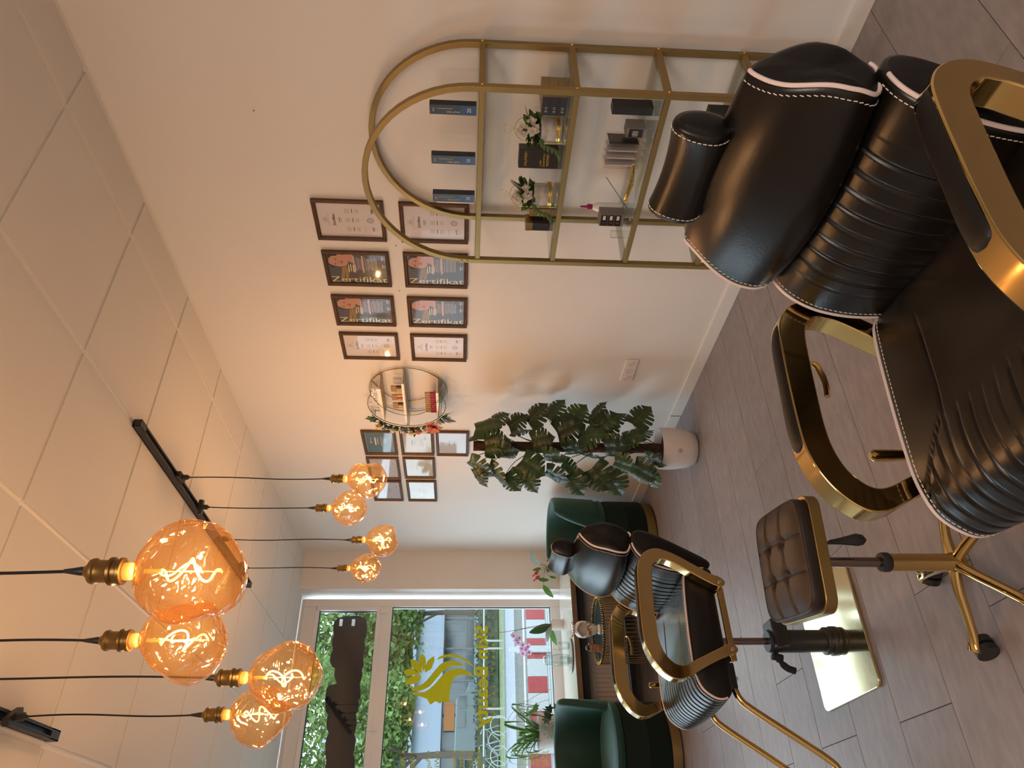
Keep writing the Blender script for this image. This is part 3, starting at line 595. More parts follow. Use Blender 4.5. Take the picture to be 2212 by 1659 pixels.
        G().tube([(sg_ * .15, .172, Z0 - .052), (sg_ * .15, .172, Z0 - .030)], .007, 10).build('clamp_bolt', 'chrome', t)
    G().box((0, .60, Z0 - .325), (.34, .10, .012)).build('foot_plate', 'black', t, 0, .004)
    # hydraulic column on a square gold plate
    G().lathe([(.054, .012), (.054, .022), (.049, .028), (.051, .034), (.051, .046), (.046, .052), (.041, .054), (.041, .262), (.038, .270), (.015, .270)], 40).build('column', 'black', t)
    G().tube([(0, 0, .26), (0, 0, Z0 - .03)], .013, 20).build('shaft', 'steel', t)
    G().box((-.01, -.02, .232), (.092, .10, .058)).box((-.045, .0, .245), (.03, .07, .03)).build('pump_housing', 'black', t, 0, .005)
    G().tube([(0, .035, .245), (0, .075, .243)], .008, 10).tube([(0, .055, .262), (0, .062, .225)], .013, 12).tube(cat_rom([(0, .055, .238), (0, .080, .232), (0, .098, .215), (0, .104, .200), (.0, .108, .188)], 4), [.010] * 5 + [.013] * 12, 8).build('pump_pedal', 'cord', t)
    g = G(); pl = []
    for cx, cy_ in ((1, 1), (-1, 1), (-1, -1), (1, -1)):
        a0 = math.atan2(cy_, cx) - pi / 4
        pl += [(cx * .195 + .025 * cos(a0 + k * pi / 10), cy_ * .195 + .025 * sin(a0 + k * pi / 10)) for k in range(6)]
    g.prism(pl, lambda p, k: (p[0], p[1], .001 + .011 * k)); bp = g.build('base_plate', 'goldp', t, 20, .002)
    bp.location = (-.012, -.008, 0); bp.rotation_euler = (0, 0, R_(-1.5))
    return t
ch1 = make_chair(); ch1.rotation_euler = (0, 0, 3.080 - pi / 2)
dup(ch1, (.745, 2.706, 0), 3.170 - pi / 2, 'black leather salon chair with gold arms and black pump column on a mirror gold plate')
# ---------------------------------------------------------------- stool
st = thing('rolling_stool', 'tufted brown black rolling stool with gold five star base between the two salon chairs', 'stool', (.693, 1.774, 0), R_(-10))
SB = .487; hw_ = .141
g = G(); N = 48; vs_ = []; r_c = .045
def sq(u, v, h):   # rounded square mapping
    return u * h, v * h
K = 40
btn = [(-.34, -.34), (.34, -.34), (-.34, .34), (.34, .34)]
def top_z(u, v):
    z = .112 * 1.0; e = max(abs(u), abs(v))
    z = .104 - .014 * e ** 5
    for bx, by in btn:
        d = sqrt((u - bx) ** 2 + (v - by) ** 2); z -= .020 * math.exp(-(d / .11) ** 2)
    for b in (-.34, .34):
        z -= .0055 * math.exp(-((u - b) / .032) ** 2); z -= .0055 * math.exp(-((v - b) / .032) ** 2)
    return z
def rr_(u, v):     # push the square's corners in
    e = max(abs(u), abs(v)); 
    if e < 1e-6: return 0, 0
    l = (abs(u) ** 6 + abs(v) ** 6) ** (1 / 6); return u * e / l, v * e / l
idx = {}
for i in range(K + 1):
    for j in range(K + 1):
        u, v = -1 + 2 * i / K, -1 + 2 * j / K; a, b = rr_(u, v); vs_.append((a * (hw_ - .008), b * (hw_ - .008), SB + top_z(u, v)))
fs = [(i * (K + 1) + j, (i + 1) * (K + 1) + j, (i + 1) * (K + 1) + j + 1, i * (K + 1) + j + 1) for i in range(K) for j in range(K)]
ring = [i * (K + 1) for i in range(K)] + [K * (K + 1) + j for j in range(K)] + [i * (K + 1) + K for i in range(K, 0, -1)] + [j for j in range(K, 0, -1)]
prev = ring; lay = [(.0, -.008), (.003, -.013), (.003, -.026), (.000, -.040), (-.010, -.043)]
for dx, dz in lay:
    cur = []
    for r in ring:
        x, y, z = vs_[r]; l = max(abs(x), abs(y)); s = (hw_ + dx) / (hw_ - .008); cur.append(len(vs_)); vs_.append((x * s, y * s, SB + .084 + dz + .012 if 1 else z))
    n_ = len(ring); fs += [(prev[k], prev[(k + 1) % n_], cur[(k + 1) % n_], cur[k]) for k in range(n_)]; prev = cur
g.add(vs_, fs); se = g.build('seat', 'leather2', st, 60)
g = G(); 
for i in range(len(ring)): pass
g.tube([(vs_[r][0] * 1.05, vs_[r][1] * 1.05, SB + .0885) for r in ring[::2]], .0018, 6, closed=True); g.build('seat_seam', 'leather2', se)
for bx, by in btn: G().ball((bx * hw_ * .94, by * hw_ * .94, SB + top_z(bx, by) + .006), .0105, 0, 12, (1, 1, .6)).build('button', 'leather2', se)
def rsq(h, r, n=8):
    o = []
    for cx, cy_ in ((1, 1), (-1, 1), (-1, -1), (1, -1)):
        a0 = math.atan2(cy_, cx) - pi / 4; o += [(cx * (h - r) + r * cos(a0 + k * pi / 2 / n), cy_ * (h - r) + r * sin(a0 + k * pi / 2 / n)) for k in range(n + 1)]
    return o
G().prism(rsq(.147, .040), lambda p, k: (p[0], p[1], SB + .030 + .030 * k)).build('seat_band', 'goldb', st, 25, .002)
G().tube([(0, 0, .28), (0, 0, SB + .035)], .013, 24).build('gas_shaft', 'steel', st)
G().lathe([(.015, .306), (.024, .306), (.026, .300), (.026, .286), (.022, .280)], 28).build('collar', 'black', st)
G().lathe([(.0235, .284), (.0235, .115), (.027, .108), (.027, .10), (.024, .085), (.02, .075)], 36).build('outer_tube', 'gold', st)
G().tube([(.01, -.01, .50), (.042, -.028, .475), (.046, -.030, .44)], .005, 8).tube([(.046, -.030, .450), (.048, -.031, .425), (.050, -.032, .400), (.052, -.033, .378), (.052, -.033, .362), (.052, -.033, .352)], [.006, .009, .013, .017, .014, .004], 14).build('height_lever', 'black', st)
AW = [math.atan2(1.873 - 1.774, .49 - .693), math.atan2(2.048 - 1.774, .748 - .693)]
for k in range(5):
    an = R_(150 - 72 * k) + R_(10); c, s = cos(an), sin(an)
    path = [(.0, .098), (.03, .096), (.075, .088), (.135, .070), (.19, .056), (.222, .054), (.232, .053)]
    pts = cat_rom([(c * r, s * r, z) for r, z in path], 4); n_ = len(pts); V = []; KK = 12
    for i, q in enumerate(pts):
        f = i / (n_ - 1); wd = .020 - .006 * sin(pi * f) + (.006 * sm(.75, .95, f)); hgt = .019 - .006 * f
        if i == n_ - 1: wd *= .5; hgt *= .5
        for j in range(KK):
            a = 2 * pi * j / KK; V.append((q.x - s * wd * cos(a), q.y + c * wd * cos(a), q.z + hgt * sin(a) * (1 if sin(a) > 0 else .6)))
    arm = G().add(V, [(i * KK + j, i * KK + (j + 1) % KK, (i + 1) * KK + (j + 1) % KK, (i + 1) * KK + j) for i in range(n_ - 1) for j in range(KK)] + [tuple(range(KK)), tuple(range((n_ - 1) * KK, n_ * KK))]).build('base_arm', 'gold', st, 60)
    g = G(); ca = an + .9; cx, cy_ = c * .222, s * .222; d = Vector((cos(ca), sin(ca), 0))
    for q in (-.013, .013): g.tube([Vector((cx, cy_, .0285)) + d * (q - .009), Vector((cx, cy_, .0285)) + d * (q + .009)], .0285, 20)
    g.tube([(cx, cy_, .03), (cx, cy_, .058)], .006, 8); g.build('caster', 'black', st)
# ---------------------------------------------------------------- velvet tub chairs
def tub(loc, face, label):
    t = thing('tub_chair', label, 'chair', loc, face - pi / 2, 'green velvet tub chairs')     # local +y is the open front
    G().lathe([(.272, .002), (.276, .004), (.276, .068), (.270, .072)], 72).build('base_band', 'goldb', t)
    G().lathe([(.262, .0), (.280, .0), (.280, .006), (.262, .006)], 48).build('floor_ring', 'black', t)
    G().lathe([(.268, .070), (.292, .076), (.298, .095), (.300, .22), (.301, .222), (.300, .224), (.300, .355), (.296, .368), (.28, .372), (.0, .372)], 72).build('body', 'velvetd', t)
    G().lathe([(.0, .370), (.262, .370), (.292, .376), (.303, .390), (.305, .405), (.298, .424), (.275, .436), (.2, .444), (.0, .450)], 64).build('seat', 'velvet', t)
    # wrapping back shell
    NA, KP = 56, 14; V = []; a0, a1 = R_(180 - 22), R_(360 + 22)
    for i in range(NA + 1):
        f = i / NA; a = a0 + (a1 - a0) * f; e = min(f, 1 - f) * 2; h = .40 + .36 * sqrt(min(1, sm(0, .30, e) + .0)) ; th = .052 * (.55 + .45 * sm(0, .25, e))
        lean = .02 * (h - .4) / .36
        for k in range(KP):
            b = k / KP
            if b < .35: r, z = .258 - .012 * sin(pi * b / .35), .40 + (h - .03 - .40) * (b / .35)
            elif b < .65: q = (b - .35) / .30 * pi; r, z = .258 + th / 2 - th / 2 * cos(q), h - .03 + .03 * sin(q)
            else: q = (b - .65) / .35; r, z = .258 + th, (h - .03) * (1 - q) + .37 * q
            r += lean * (z - .4) / .36; V.append((r * cos(a), r * sin(a), max(z, .372)))
    F = [(i * KP + k, i * KP + (k + 1) % KP, (i + 1) * KP + (k + 1) % KP, (i + 1) * KP + k) for i in range(NA) for k in range(KP)] + [tuple(range(KP)), tuple(range(NA * KP, (NA + 1) * KP))]
    G().add(V, F).build('backrest', 'velvet', t, 60)
    return t
tub((2.165, 5.13, .003), R_(193), 'dark green velvet tub chair with gold base in the corner by the right wall')
tub((.742, 5.270, .003), R_(262), 'dark green velvet tub chair with gold base cut by the picture edge')
# ---------------------------------------------------------------- wire basket table
bt = thing('wire_side_table', 'round side table of upright gold wires with a wrapped rim and dark tray', 'table', (1.545, 5.30, .002)); TT = .425; RT = .232
for i in range(52):
    a = 2 * pi * i / 52
    if i == 0:
        w0 = G().tube([(RT, 0, .012), (RT, 0, TT - .004)], .0022, 6).build('wire', 'goldb', bt)
    else:
        o = w0.copy(); link(o, bt, None, (0, 0, a))
G().tube([(RT * cos(a * pi / 32), RT * sin(a * pi / 32), .008) for a in range(64)], .006, 8, closed=True).build('base_ring', 'goldb', bt)
G().lathe([(0, TT - .012), (RT - .006, TT - .012), (RT - .006, TT - .004), (0, TT - .004)], 48).build('tray', 'bglass', bt)
g = G().tube([(RT * cos(a * pi / 48), RT * sin(a * pi / 48), TT) for a in range(96)], .0055, 8, closed=True); g.build('rim', 'cord', bt)
NW = 84; pts = []
for i in range(NW * 8):
    a = 2 * pi * i / (NW * 8); b = 2 * pi * i / 8; r = RT + .0085 * cos(b); pts.append((r * cos(a), r * sin(a), TT + .0085 * sin(b)))
G().tube(pts, .0017, 5, closed=True).build('rim_wrap', 'leafgold', bt)
# things on the table
ob = thing('oil_burner', 'white ceramic oil burner with gold ornament and an open arch on the wire table', 'oil burner', (1.532, 5.24, TT - .002))
g = G(); NB = 40; prof = cat_rom([(.034, 0, 0), (.036, .008, 0), (.028, .022, 0), (.038, .045, 0), (.052, .080, 0), (.060, .115, 0), (.058, .145, 0), (.048, .168, 0), (.030, .182, 0), (.026, .188, 0)], 3)
V = []; F = []; mm = []
for r in (0, .005):
    for q in prof:
        for k in range(NB): V.append(((q.x - r) * cos(2 * pi * k / NB), (q.x - r) * sin(2 * pi * k / NB), q.y))
NP = len(prof); open_ = lambda i, k: (prof[i].y > .095 and prof[i].y < .168) and abs(((k + .5) / NB * 2 * pi - R_(255) + pi) % (2 * pi) - pi) < .95 * sqrt(max(0, 1 - ((prof[i].y - .128) / .042) ** 2))
for i in range(NP - 1):
    for k in range(NB):
        if open_(i, k): continue
        k2 = (k + 1) % NB; F.append((i * NB + k, i * NB + k2, (i + 1) * NB + k2, (i + 1) * NB + k)); z = prof[i].y; mm.append(1 if (.062 < z < .098 and noise.noise(Vector((k * .35, z * 60, 0))) > -.15) or .018 < z < .026 else 0)
        o_ = NP * NB; F.append((o_ + i * NB + k, o_ + (i + 1) * NB + k, o_ + (i + 1) * NB + k2, o_ + i * NB + k2)); mm.append(0)
g.v = V; g.f = F; g.m = mm; g.build('body', ['white', 'woodg'], ob, 50, fix=False)
G().lathe([(.026, .186), (.046, .196), (.050, .203), (.046, .205), (.030, .196), (0, .194)], 32).build('dish', 'white', ob)
g = G()
for k in range(16): g.ball((.049 * cos(k * pi / 8), .049 * sin(k * pi / 8), .204), .0055, 0, 6)
g.build('dish_rim', 'woodg', ob)
lg = thing('wooden_vase', 'small rough brown wood block with a black ball on top, on the wire table', 'ornament', (1.385, 5.20, TT - .002))
g = G(); V = []; n_ = 14
for i in range(9):
    z = i * .0125
    for k in range(n_):
        a = 2 * pi * k / n_; r = .030 + .006 * noise.noise(Vector((cos(a) * 1.5, sin(a) * 1.5, z * 30))) + (.004 if i < 2 else 0); V.append((r * cos(a) * .9 + z * .12, r * sin(a), z))
g.add(V, [(i * n_ + k, i * n_ + (k + 1) % n_, (i + 1) * n_ + (k + 1) % n_, (i + 1) * n_ + k) for i in range(8) for k in range(n_)] + [tuple(range(n_)), tuple(range(8 * n_, 9 * n_))]).build('block', 'wood', lg, 50)
G().ball((.004, -.012, .108), .021, 0, 16, (1, 1, .8)).build('ball', 'black', lg)
# ---------------------------------------------------------------- leaves
def leaf_mesh(name, L_, W_, m, curl=.25, fold=.15, n=8, heart=0):
    """pointed leaf along +y"""
    V = []; F = []
    for i in range(n + 1):
        f = i / n; y = f * L_; w_ = W_ / 2 * (sin(pi * min(1, f * .94 + .03)) ** .75) * (1 - .25 * f); z = -curl * L_ * f * f
        V += [(-w_, y - heart * w_ * (1 - f) * .8, z + fold * w_), (0, y, z), (w_, y - heart * w_ * (1 - f) * .8, z + fold * w_)]
    for i in range(n):
        for k in (0, 1): F.append((i * 3 + k, i * 3 + k + 1, i * 3 + 4 + k, i * 3 + 3 + k))
    o = G().add(V, F).build(name, m, smooth=60, fix=False); me = o.data; bpy.data.objects.remove(o); return me
def monstera_mesh(L_, seed):
    rnd = random.Random(seed); V = []; F = []; MI = []; n = 60; W_ = L_ * .52
    cuts = [.26, .42, .57, .71]; dep = [[rnd.uniform(.30, .62) for _ in cuts] for _ in (0, 1)]
    for sg_ in (-1, 1):
        base = len(V)
        for i in range(n + 1):
            f = i / n; full = W_ * (sin(pi * min(1, (f * .86 + .14)) ** .90) ** .60) * (1 - .25 * f) * (1 - f ** 6)
            j_ = min(range(len(cuts)), key=lambda q: abs(f - cuts[q] - .02 * sg_)); c = abs(f - cuts[j_] - .02 * sg_)
            k = dep[sg_ > 0][j_] if c < .0125 else 1.0 - .06 * math.exp(-((c - .013) / .02) ** 2)
            w_ = full * k
            for j in range(5):
                g_ = j / 4; x = sg_ * w_ * g_; q = abs(x) / W_; y = f * L_ * .86 - (.20 * L_ * (1 - f / .3) * q * q if f < .3 else 0) + .22 * L_ * q * q * f
                V.append((x, y, -.24 * L_ * f * f - .30 * W_ * q * q + .05 * L_ * sin(q * pi) + .008 * L_ * sin(f * 20)))
        for i in range(n):
            for j in range(4):
                a, b, c_, d = base + i * 5 + j, base + (i + 1) * 5 + j, base + (i + 1) * 5 + j + 1, base + i * 5 + j + 1
                F.append((a, b, c_, d) if sg_ > 0 else (a, d, c_, b)); MI.append(0)
    g = G().add(V, F); g.m = MI
    g.tube([(0, .86 * L_ * i / 8, -.24 * L_ * (i / 8) ** 2 + .0012) for i in range(9)], .0016, 4, 1)
    for c in (.22, .36, .49, .62, .73):
        for s in (-1, 1): g.tube([(s * W_ * .45 * t, c * L_ * .86 - .05 * L_ + L_ * (.04 * t + .05 * t * t), -.24 * L_ * c * c - .30 * W_ * (.45 * t) ** 2 + .05 * L_ * sin(.45 * t * pi) + .001) for t in (0, .35, .7, 1)], .0008, 3, 1)
    o = g.build('leaf', ['leaf', 'vein'], smooth=70, fix=False); me = o.data; bpy.data.objects.remove(o); return me
def place_leaf(me, parent, p, tip, nrm, sc=1, name='leaf'):
    o = bpy.data.objects.new(name, me); COL.objects.link(o); o.parent = parent
    y = Vector(tip).normalized(); z = Vector(nrm); z = (z - y * z.dot(y)).normalized(); x = y.cross(z)
    mt = Matrix((x, y, z)).transposed().to_4x4(); o.matrix_local = Matrix.Translation(Vector(p)) @ mt @ Matrix.Diagonal((sc, sc, sc, 1)); return o
mo = thing('monstera_plant', 'tall artificial monstera on a mossy pole in a round white pot by the right wall', 'plant', (2.215, 3.80, .002))
G().lathe([(.0, .0), (.088, .0), (.100, .008), (.118, .06), (.128, .13), (.130, .19), (.128, .225), (.120, .225), (.119, .17), (0, .17)], 56).build('pot', 'pot', mo)
G().lathe([(0, .172), (.118, .172), (.118, .176), (0, .182)], 30).build('soil', 'soil', mo)
RMp = basis((.8, -.6, 0), (0, 0, 1))
lgp = G(); 
e_ = Vector((-.576, -.817, 0)).normalized(); lg_c = e_ * .1285 + Vector((0, 0, .125))
ux = Vector((e_.y, -e_.x, 0)) * -1; uz = Vector((0, 0, 1))
lgp.tube([lg_c + (ux * cos(a * pi / 12) + uz * sin(a * pi / 12)) * .013 for a in range(24)], .0008, 4, closed=True).tube([lg_c + (ux * cos(a * pi / 6) + uz * sin(a * pi / 6)) * .004 for a in range(12)], .0012, 4, closed=True)
lgp.build('logo', 'inkd', mo)
V = []; n_ = 16
for i in range(50):
    z = .17 + i * .0245
    for k in range(n_):
        a = 2 * pi * k / n_; r = .030 + .005 * noise.noise(Vector((cos(a) * 2, sin(a) * 2, z * 14))); V.append((r * cos(a), r * sin(a), z))
G().add(V, [(i * n_ + k, i * n_ + (k + 1) % n_, (i + 1) * n_ + (k + 1) % n_, (i + 1) * n_ + k) for i in range(49) for k in range(n_)] + [tuple(range(49 * n_, 50 * n_))]).build('moss_pole', 'moss', mo, 60)
MM = [monstera_mesh(.19, s) for s in (1, 2, 3)]
# (upright offset to picture right, height, tip direction right, tip down, toward camera, scale)
ur = Vector((.817, -.576, 0)); uf = Vector((.576, .817, 0))
LV = [(.05, 1.36, .5, .9, .1), (.14, 1.33, .3, .9, .3), (-.10, 1.36, -.6, .8, .2), (-.17, 1.33, -.9, .5, .0), (.02, 1.27, .15, 1, .6), (.17, 1.24, .5, .8, .3), (-.13, 1.24, -.8, .6, .3), (-.02, 1.20, -.1, 1, .7), (.16, 1.13, .55, .9, .2), (-.20, 1.14, -.8, .7, .1), (.10, 1.09, .2, 1, .6),
      (-.09, 1.05, -.4, .9, .6), (.19, 1.01, .7, .6, .1), (-.19, 1.03, -.9, .5, .2), (.05, .99, .2, 1, .7), (.22, .88, .75, .6, .1), (-.05, .92, -.2, 1, .7), (-.17, .90, -.5, .9, .4), (.12, .84, .4, .9, .5), (.00, .80, .05, 1, .75), (-.14, .78, -.5, .85, .5), (-.20, .76, -.85, .6, .2), (.20, .75, .7, .7, .2), (.09, .71, .25, 1, .6),
      (.22, .63, .8, .55, .0), (-.06, .66, -.3, .95, .6), (.14, .60, .5, .8, .4), (-.15, .62, -.7, .7, .3), (.02, .55, .0, 1, .7), (-.19, .52, -.9, .6, .0), (.17, .50, .6, .8, .3), (-.09, .49, -.35, .95, .6), (.08, .44, .3, .9, .6), (.19, .37, .7, .7, .1), (-.13, .37, -.5, .9, .5), (.06, .33, .5, .9, .5), (-.05, .30, -.5, .8, .6), (-.17, .29, -.8, .6, .2)]
rnd = random.Random(5)
for i, (sx, z, tx, td, tc_) in enumerate(LV):
    tip = ur * tx - Vector((0, 0, td * .75)) - uf * tc_ * .7 * (1 if i % 5 else -.5)
    dep = -(.05 + .09 * abs(tc_)) * (1 if i % 5 else -1.0)
    p = ur * sx * .78 + uf * dep + Vector((0, 0, z + .03)); nrm = (Vector((0, 0, .75)) - uf * (.75 if i % 5 else .2) + ur * tx * .5 + ur * rnd.uniform(-.9, .9) + uf * rnd.uniform(-.4, .4))
    place_leaf(MM[i % 3], mo, p, tip, nrm, rnd.uniform(.82, 1.12))
    a = Vector((0, 0, max(.18, z - .14))) + ur * (.02 if sx > 0 else -.02); G().tube(cat_rom([a, a.lerp(p, .5) + Vector((0, 0, .03)), p], 3), [.0035, .003, .003, .0025, .0025, .002, .002], 5).build('leaf_stem', 'stem', mo)
# ---------------------------------------------------------------- on the worktop
WT = .5605
an_ = thing('anthurium_plant', 'small anthurium with two red flowers in a dark green pot on the worktop', 'plant', (2.33, 6.08, WT))
G().lathe([(0, 0), (.040, 0), (.055, .12), (.058, .122), (.052, .122), (.050, .10), (0, .10)], 28).build('pot', 'potg', an_)
LM1 = leaf_mesh('leaf', .12, .055, 'leafl', .3, .12, heart=.3); LM2 = leaf_mesh('leaf', .10, .05, 'leafs', .2, .1, heart=.3)
LF = [((.03, .24), (.9, .3), LM2, 1.1), ((.01, .19), (.5, .5), LM2, .8), ((-.02, .18), (-.2, 1), LM1, .6), ((-.115, .20), (-.1, -.9), LM1, .75), ((-.17, .155), (-.9, -.6), LM1, 1.15), ((-.09, .10), (-.3, -1), LM1, .5)]
for (sx, z), (tx, tz), me, s in LF:
    p = ur * sx + Vector((0, 0, z)); place_leaf(me, an_, p, ur * tx + Vector((0, 0, tz)) - uf * .25, Vector((0, 0, .5)) - uf, s)
    G().tube(cat_rom([Vector((0, 0, .10)), Vector((0, 0, .15)) + ur * sx * .4, p], 3), .0018, 5).build('leaf_stem', 'stem', an_)
for sx, z in ((-.075, .235), (-.115, .225)):
    p = ur * sx + Vector((0, 0, z)); G().tube(cat_rom([Vector((0, 0, .10)), Vector((0, 0, .16)) + ur * sx * .3, p], 3), .0015, 5).build('flower_stem', 'stem', an_)
    g = G(); 
    pet = leaf_mesh('petal', .045, .034, 'petalr', .2, .2); place_leaf(pet, an_, p, ur * .6 - Vector((0, 0, .7)), Vector((0, 0, .3)) - uf, 1, 'petal'); place_leaf(pet, an_, p, Vector((0, 0, .4)) - ur * .2 - uf * .4, ur, .7, 'petal')
    G().tube([p, p + (Vector((0, 0, .02)) - ur * .02)], .002, 6).build('spadix', 'leafl', an_)
oc = thing('orchid_plant', 'pink orchid with arching flower spray in a white pot on the worktop', 'plant', (1.852, 6.20, WT))
G().lathe([(0, 0), (.043, 0), (.047, .10), (.049, .102), (.044, .102), (.043, .085), (0, .085)], 32).build('pot', 'pot', oc)
G().lathe([(0, .086), (.043, .086), (.03, .095), (0, .10)], 12).build('soil', 'soil', oc)
OL = leaf_mesh('leaf', .17, .075, 'leafl', .25, .18, 10); OL2 = leaf_mesh('leaf', .17, .085, 'leafs', .3, .15, 10); OL3 = leaf_mesh('leaf', .20, .085, 'leaf', .1, .2, 10)
place_leaf(OL3, oc, Vector((0, 0, .10)), Vector((0, 0, .9)) - ur * .35, -uf, 1); place_leaf(OL2, oc, Vector((0, 0, .10)), -ur * .9 + Vector((0, 0, .5)) - uf * .5, Vector((0, 0, 1)) - uf, .8); place_leaf(OL, oc, ur * -.02 + Vector((0, 0, .11)), -ur * .8 - Vector((0, 0, .20)) - uf * .4, Vector((0, 0, .7)) - uf, .9)
spr = cat_rom([Vector((0, 0, .10)), ur * -.012 + Vector((0, 0, .24)), ur * -.035 + Vector((0, 0, .36)), ur * -.065 + Vector((0, 0, .43)), ur * -.10 + Vector((0, 0, .44))], 5)
G().tube(spr, .002, 6).tube(cat_rom([Vector((0, 0, .10)), ur * -.025 + Vector((0, 0, .28)), ur * -.06 + Vector((0, 0, .50)), ur * -.065 + Vector((0, 0, .58))], 4), .0018, 6).build('flower_stem', 'wood', oc)
OP = leaf_mesh('petal', .034, .032, 'petalp', .15, .1, 6)
for i, (sx, z) in enumerate(((-.085, .425), (-.120, .40), (-.098, .375), (-.145, .385), (-.160, .345), (-.190, .355), (-.205, .318), (-.235, .345), (-.225, .29), (-.180, .30))):
    c = ur * sx + Vector((0, 0, z)) - uf * (.02 + .01 * (i % 3)); fl_ = G().ball(c - uf * .004, .006, 0, 8).build('flower', 'purple', oc)
    for k in range(5):
        a = 2 * pi * k / 5 + i * .5; place_leaf(OP, fl_, c, ur * cos(a) + Vector((0, 0, sin(a))), -uf + (ur * cos(a) + Vector((0, 0, sin(a)))) * .3, .9 if k % 2 else .75, 'petal')
bo = thing('serving_board', 'round pale serving board with dark underside on the worktop', 'board', (1.497, 5.815, WT))
G().lathe([(0, .006), (.128, .006), (.132, .010), (.130, .014), (0, .014)], 48).build('board', 'ptan', bo).data.materials[0] = M['oak']
G().lathe([(0, 0), (.12, 0), (.12, .006), (0, .006)], 32).build('foot', 'dark', bo)
def tumbler(loc, label):
    t = thing('glass_tumbler', label, 'glass', loc, 0, 'glasses on the serving board'); G().lathe([(0, .0), (.027, .0), (.030, .004), (.033, .085), (.031, .085), (.028, .008), (0, .008)], 28).build('body', 'cglass', t); return t
tumbler((1.568, 5.80, WT + .0145), 'clear glass tumbler on the serving board, on the orchid side of the jug'); tumbler((1.440, 5.735, WT + .0145), 'clear glass tumbler on the serving board in front of the jug')
jg = thing('glass_jug', 'clear glass water jug with handle on the serving board', 'jug', (1.475, 5.86, WT + .0145))
G().lathe([(0, 0), (.044, 0), (.048, .006), (.045, .10), (.036, .145), (.040, .185), (.038, .185), (.034, .145), (.042, .10), (.044, .010), (0, .010)], 36).build('body', 'cglass', jg)
G().tube(cat_rom([ur * .038 + Vector((0, 0, .165)), ur * .075 + Vector((0, 0, .165)), ur * .085 + Vector((0, 0, .12)), ur * .07 + Vector((0, 0, .07)), ur * .045 + Vector((0, 0, .06))], 5), .005, 8).build('handle', 'cglass', jg)
G().lathe([(0, .186), (.030, .186), (.034, .196), (.022, .205), (0, .207)], 24).build('lid', 'cglass', jg)
# spider plant, ivy
sp = thing('spider_plant', 'striped spider plant in a large white pot with a pink rim on the worktop', 'plant', (.965, 5.86, WT))
G().lathe([(0, 0), (.085, 0), (.092, .01), (.122, .255), (.126, .262), (.126, .280), (.118, .280), (.114, .262), (.10, .25), (0, .25)], 44).build('pot', 'pot', sp)
G().lathe([(.119, .2805), (.125, .281), (.119, .2835)], 44, cap=False).build('pot_rim', 'petalp', sp)
rnd = random.Random(11)
SPM = []
for q in range(4):
    V = []; F = []; L_ = .34 + .05 * q; n = 14; up = .55 + .12 * q
    for i in range(n + 1):
        f = i / n; y = L_ * (sin(f * 2.0) / 2.0) * 1.4; z = L_ * (.75 * sin(f * 2.5) * up - .25 * f * f * (1.6 - up)); w_ = .011 * (1 - f ** 3) + .001
        V += [(-w_, y, z + .005), (-w_ * .4, y, z), (w_ * .4, y, z), (w_, y, z + .005)]
    for i in range(n):
        for k in range(3): F.append((i * 4 + k, i * 4 + k + 1, i * 4 + 5 + k, i * 4 + 4 + k))
    g = G().add(V, F); g.m = [1 if (i % 3) == 1 else 0 for i in range(len(F))]; o = g.build('leaf', ['leafl', 'leaf'], smooth=60, fix=False); SPM.append(o.data); bpy.data.objects.remove(o)
for i in range(34):
    a = 2 * pi * i / 34 * 2.6 + rnd.uniform(-.3, .3); o = bpy.data.objects.new('leaf', SPM[i % 4]); link(o, sp, (.02 * cos(a), .02 * sin(a), .25), (rnd.uniform(-.15, .25), rnd.uniform(-.2, .2), a)); s = rnd.uniform(.55, .98); o.scale = (1, s, s)
iv = thing('ivy_plant', 'small ivy with variegated leaves in a gilded wooden pot on the worktop', 'plant', (1.02, 5.70, WT))
G().lathe([(0, 0), (.056, 0), (.058, .125), (.050, .125), (.048, .10), (0, .10)], 30).build('pot', 'woodg', iv)
V = [(0, 0), (.018, .006), (.034, -.006), (.030, .016), (.048, .026), (.026, .034), (.018, .056), (.006, .040), (0, .075), (-.006, .040), (-.018, .056), (-.026, .034), (-.048, .026), (-.030, .016), (-.034, -.006), (-.018, .006)]
def ivy_leaf(m):
    g = G(); g.add([(0, .02, .004)] + [(x, y, -.15 * abs(x)) for x, y in V], [(0, i + 1, (i + 1) % 16 + 1) for i in range(16)]); o = g.build('leaf', m, smooth=0, fix=False); me = o.data; bpy.data.objects.remove(o); return me
I1, I2, I3 = ivy_leaf('leafl'), ivy_leaf('leaf'), ivy_leaf('leafs')
for i, (sx, z, tx, tz, s, me) in enumerate(((.10, .30, .2, 1, .9, I1), (.065, .345, .7, .6, .6, I1), (.075, .20, .3, .8, 1.15, I2), (.085, .17, .6, -.5, 1.0, I2), (.02, .205, .3, .8, 1.25, I2), (.0, .17, -.5, -.6, 1.1, I1), (-.01, .14, .4, -.8, .9, I1), (-.05, .18, -.6, .5, 1.2, I3), (-.075, .14, -.8, -.3, 1.5, I3), (-.04, .235, -.2, 1, 1.1, I3), (-.115, .13, -.5, -.9, 1.0, I1), (.03, .13, .3, -1, .8, I1))):
    p = ur * sx + Vector((0, 0, z)) - uf * .06; place_leaf(me, iv, p, ur * tx + Vector((0, 0, tz)), -uf + Vector((0, 0, .2)), s); G().tube(cat_rom([Vector((0, 0, .10)), (p * .5) + Vector((0, 0, .08)), p], 3), .0014, 5).build('leaf_stem', 'stem', iv)
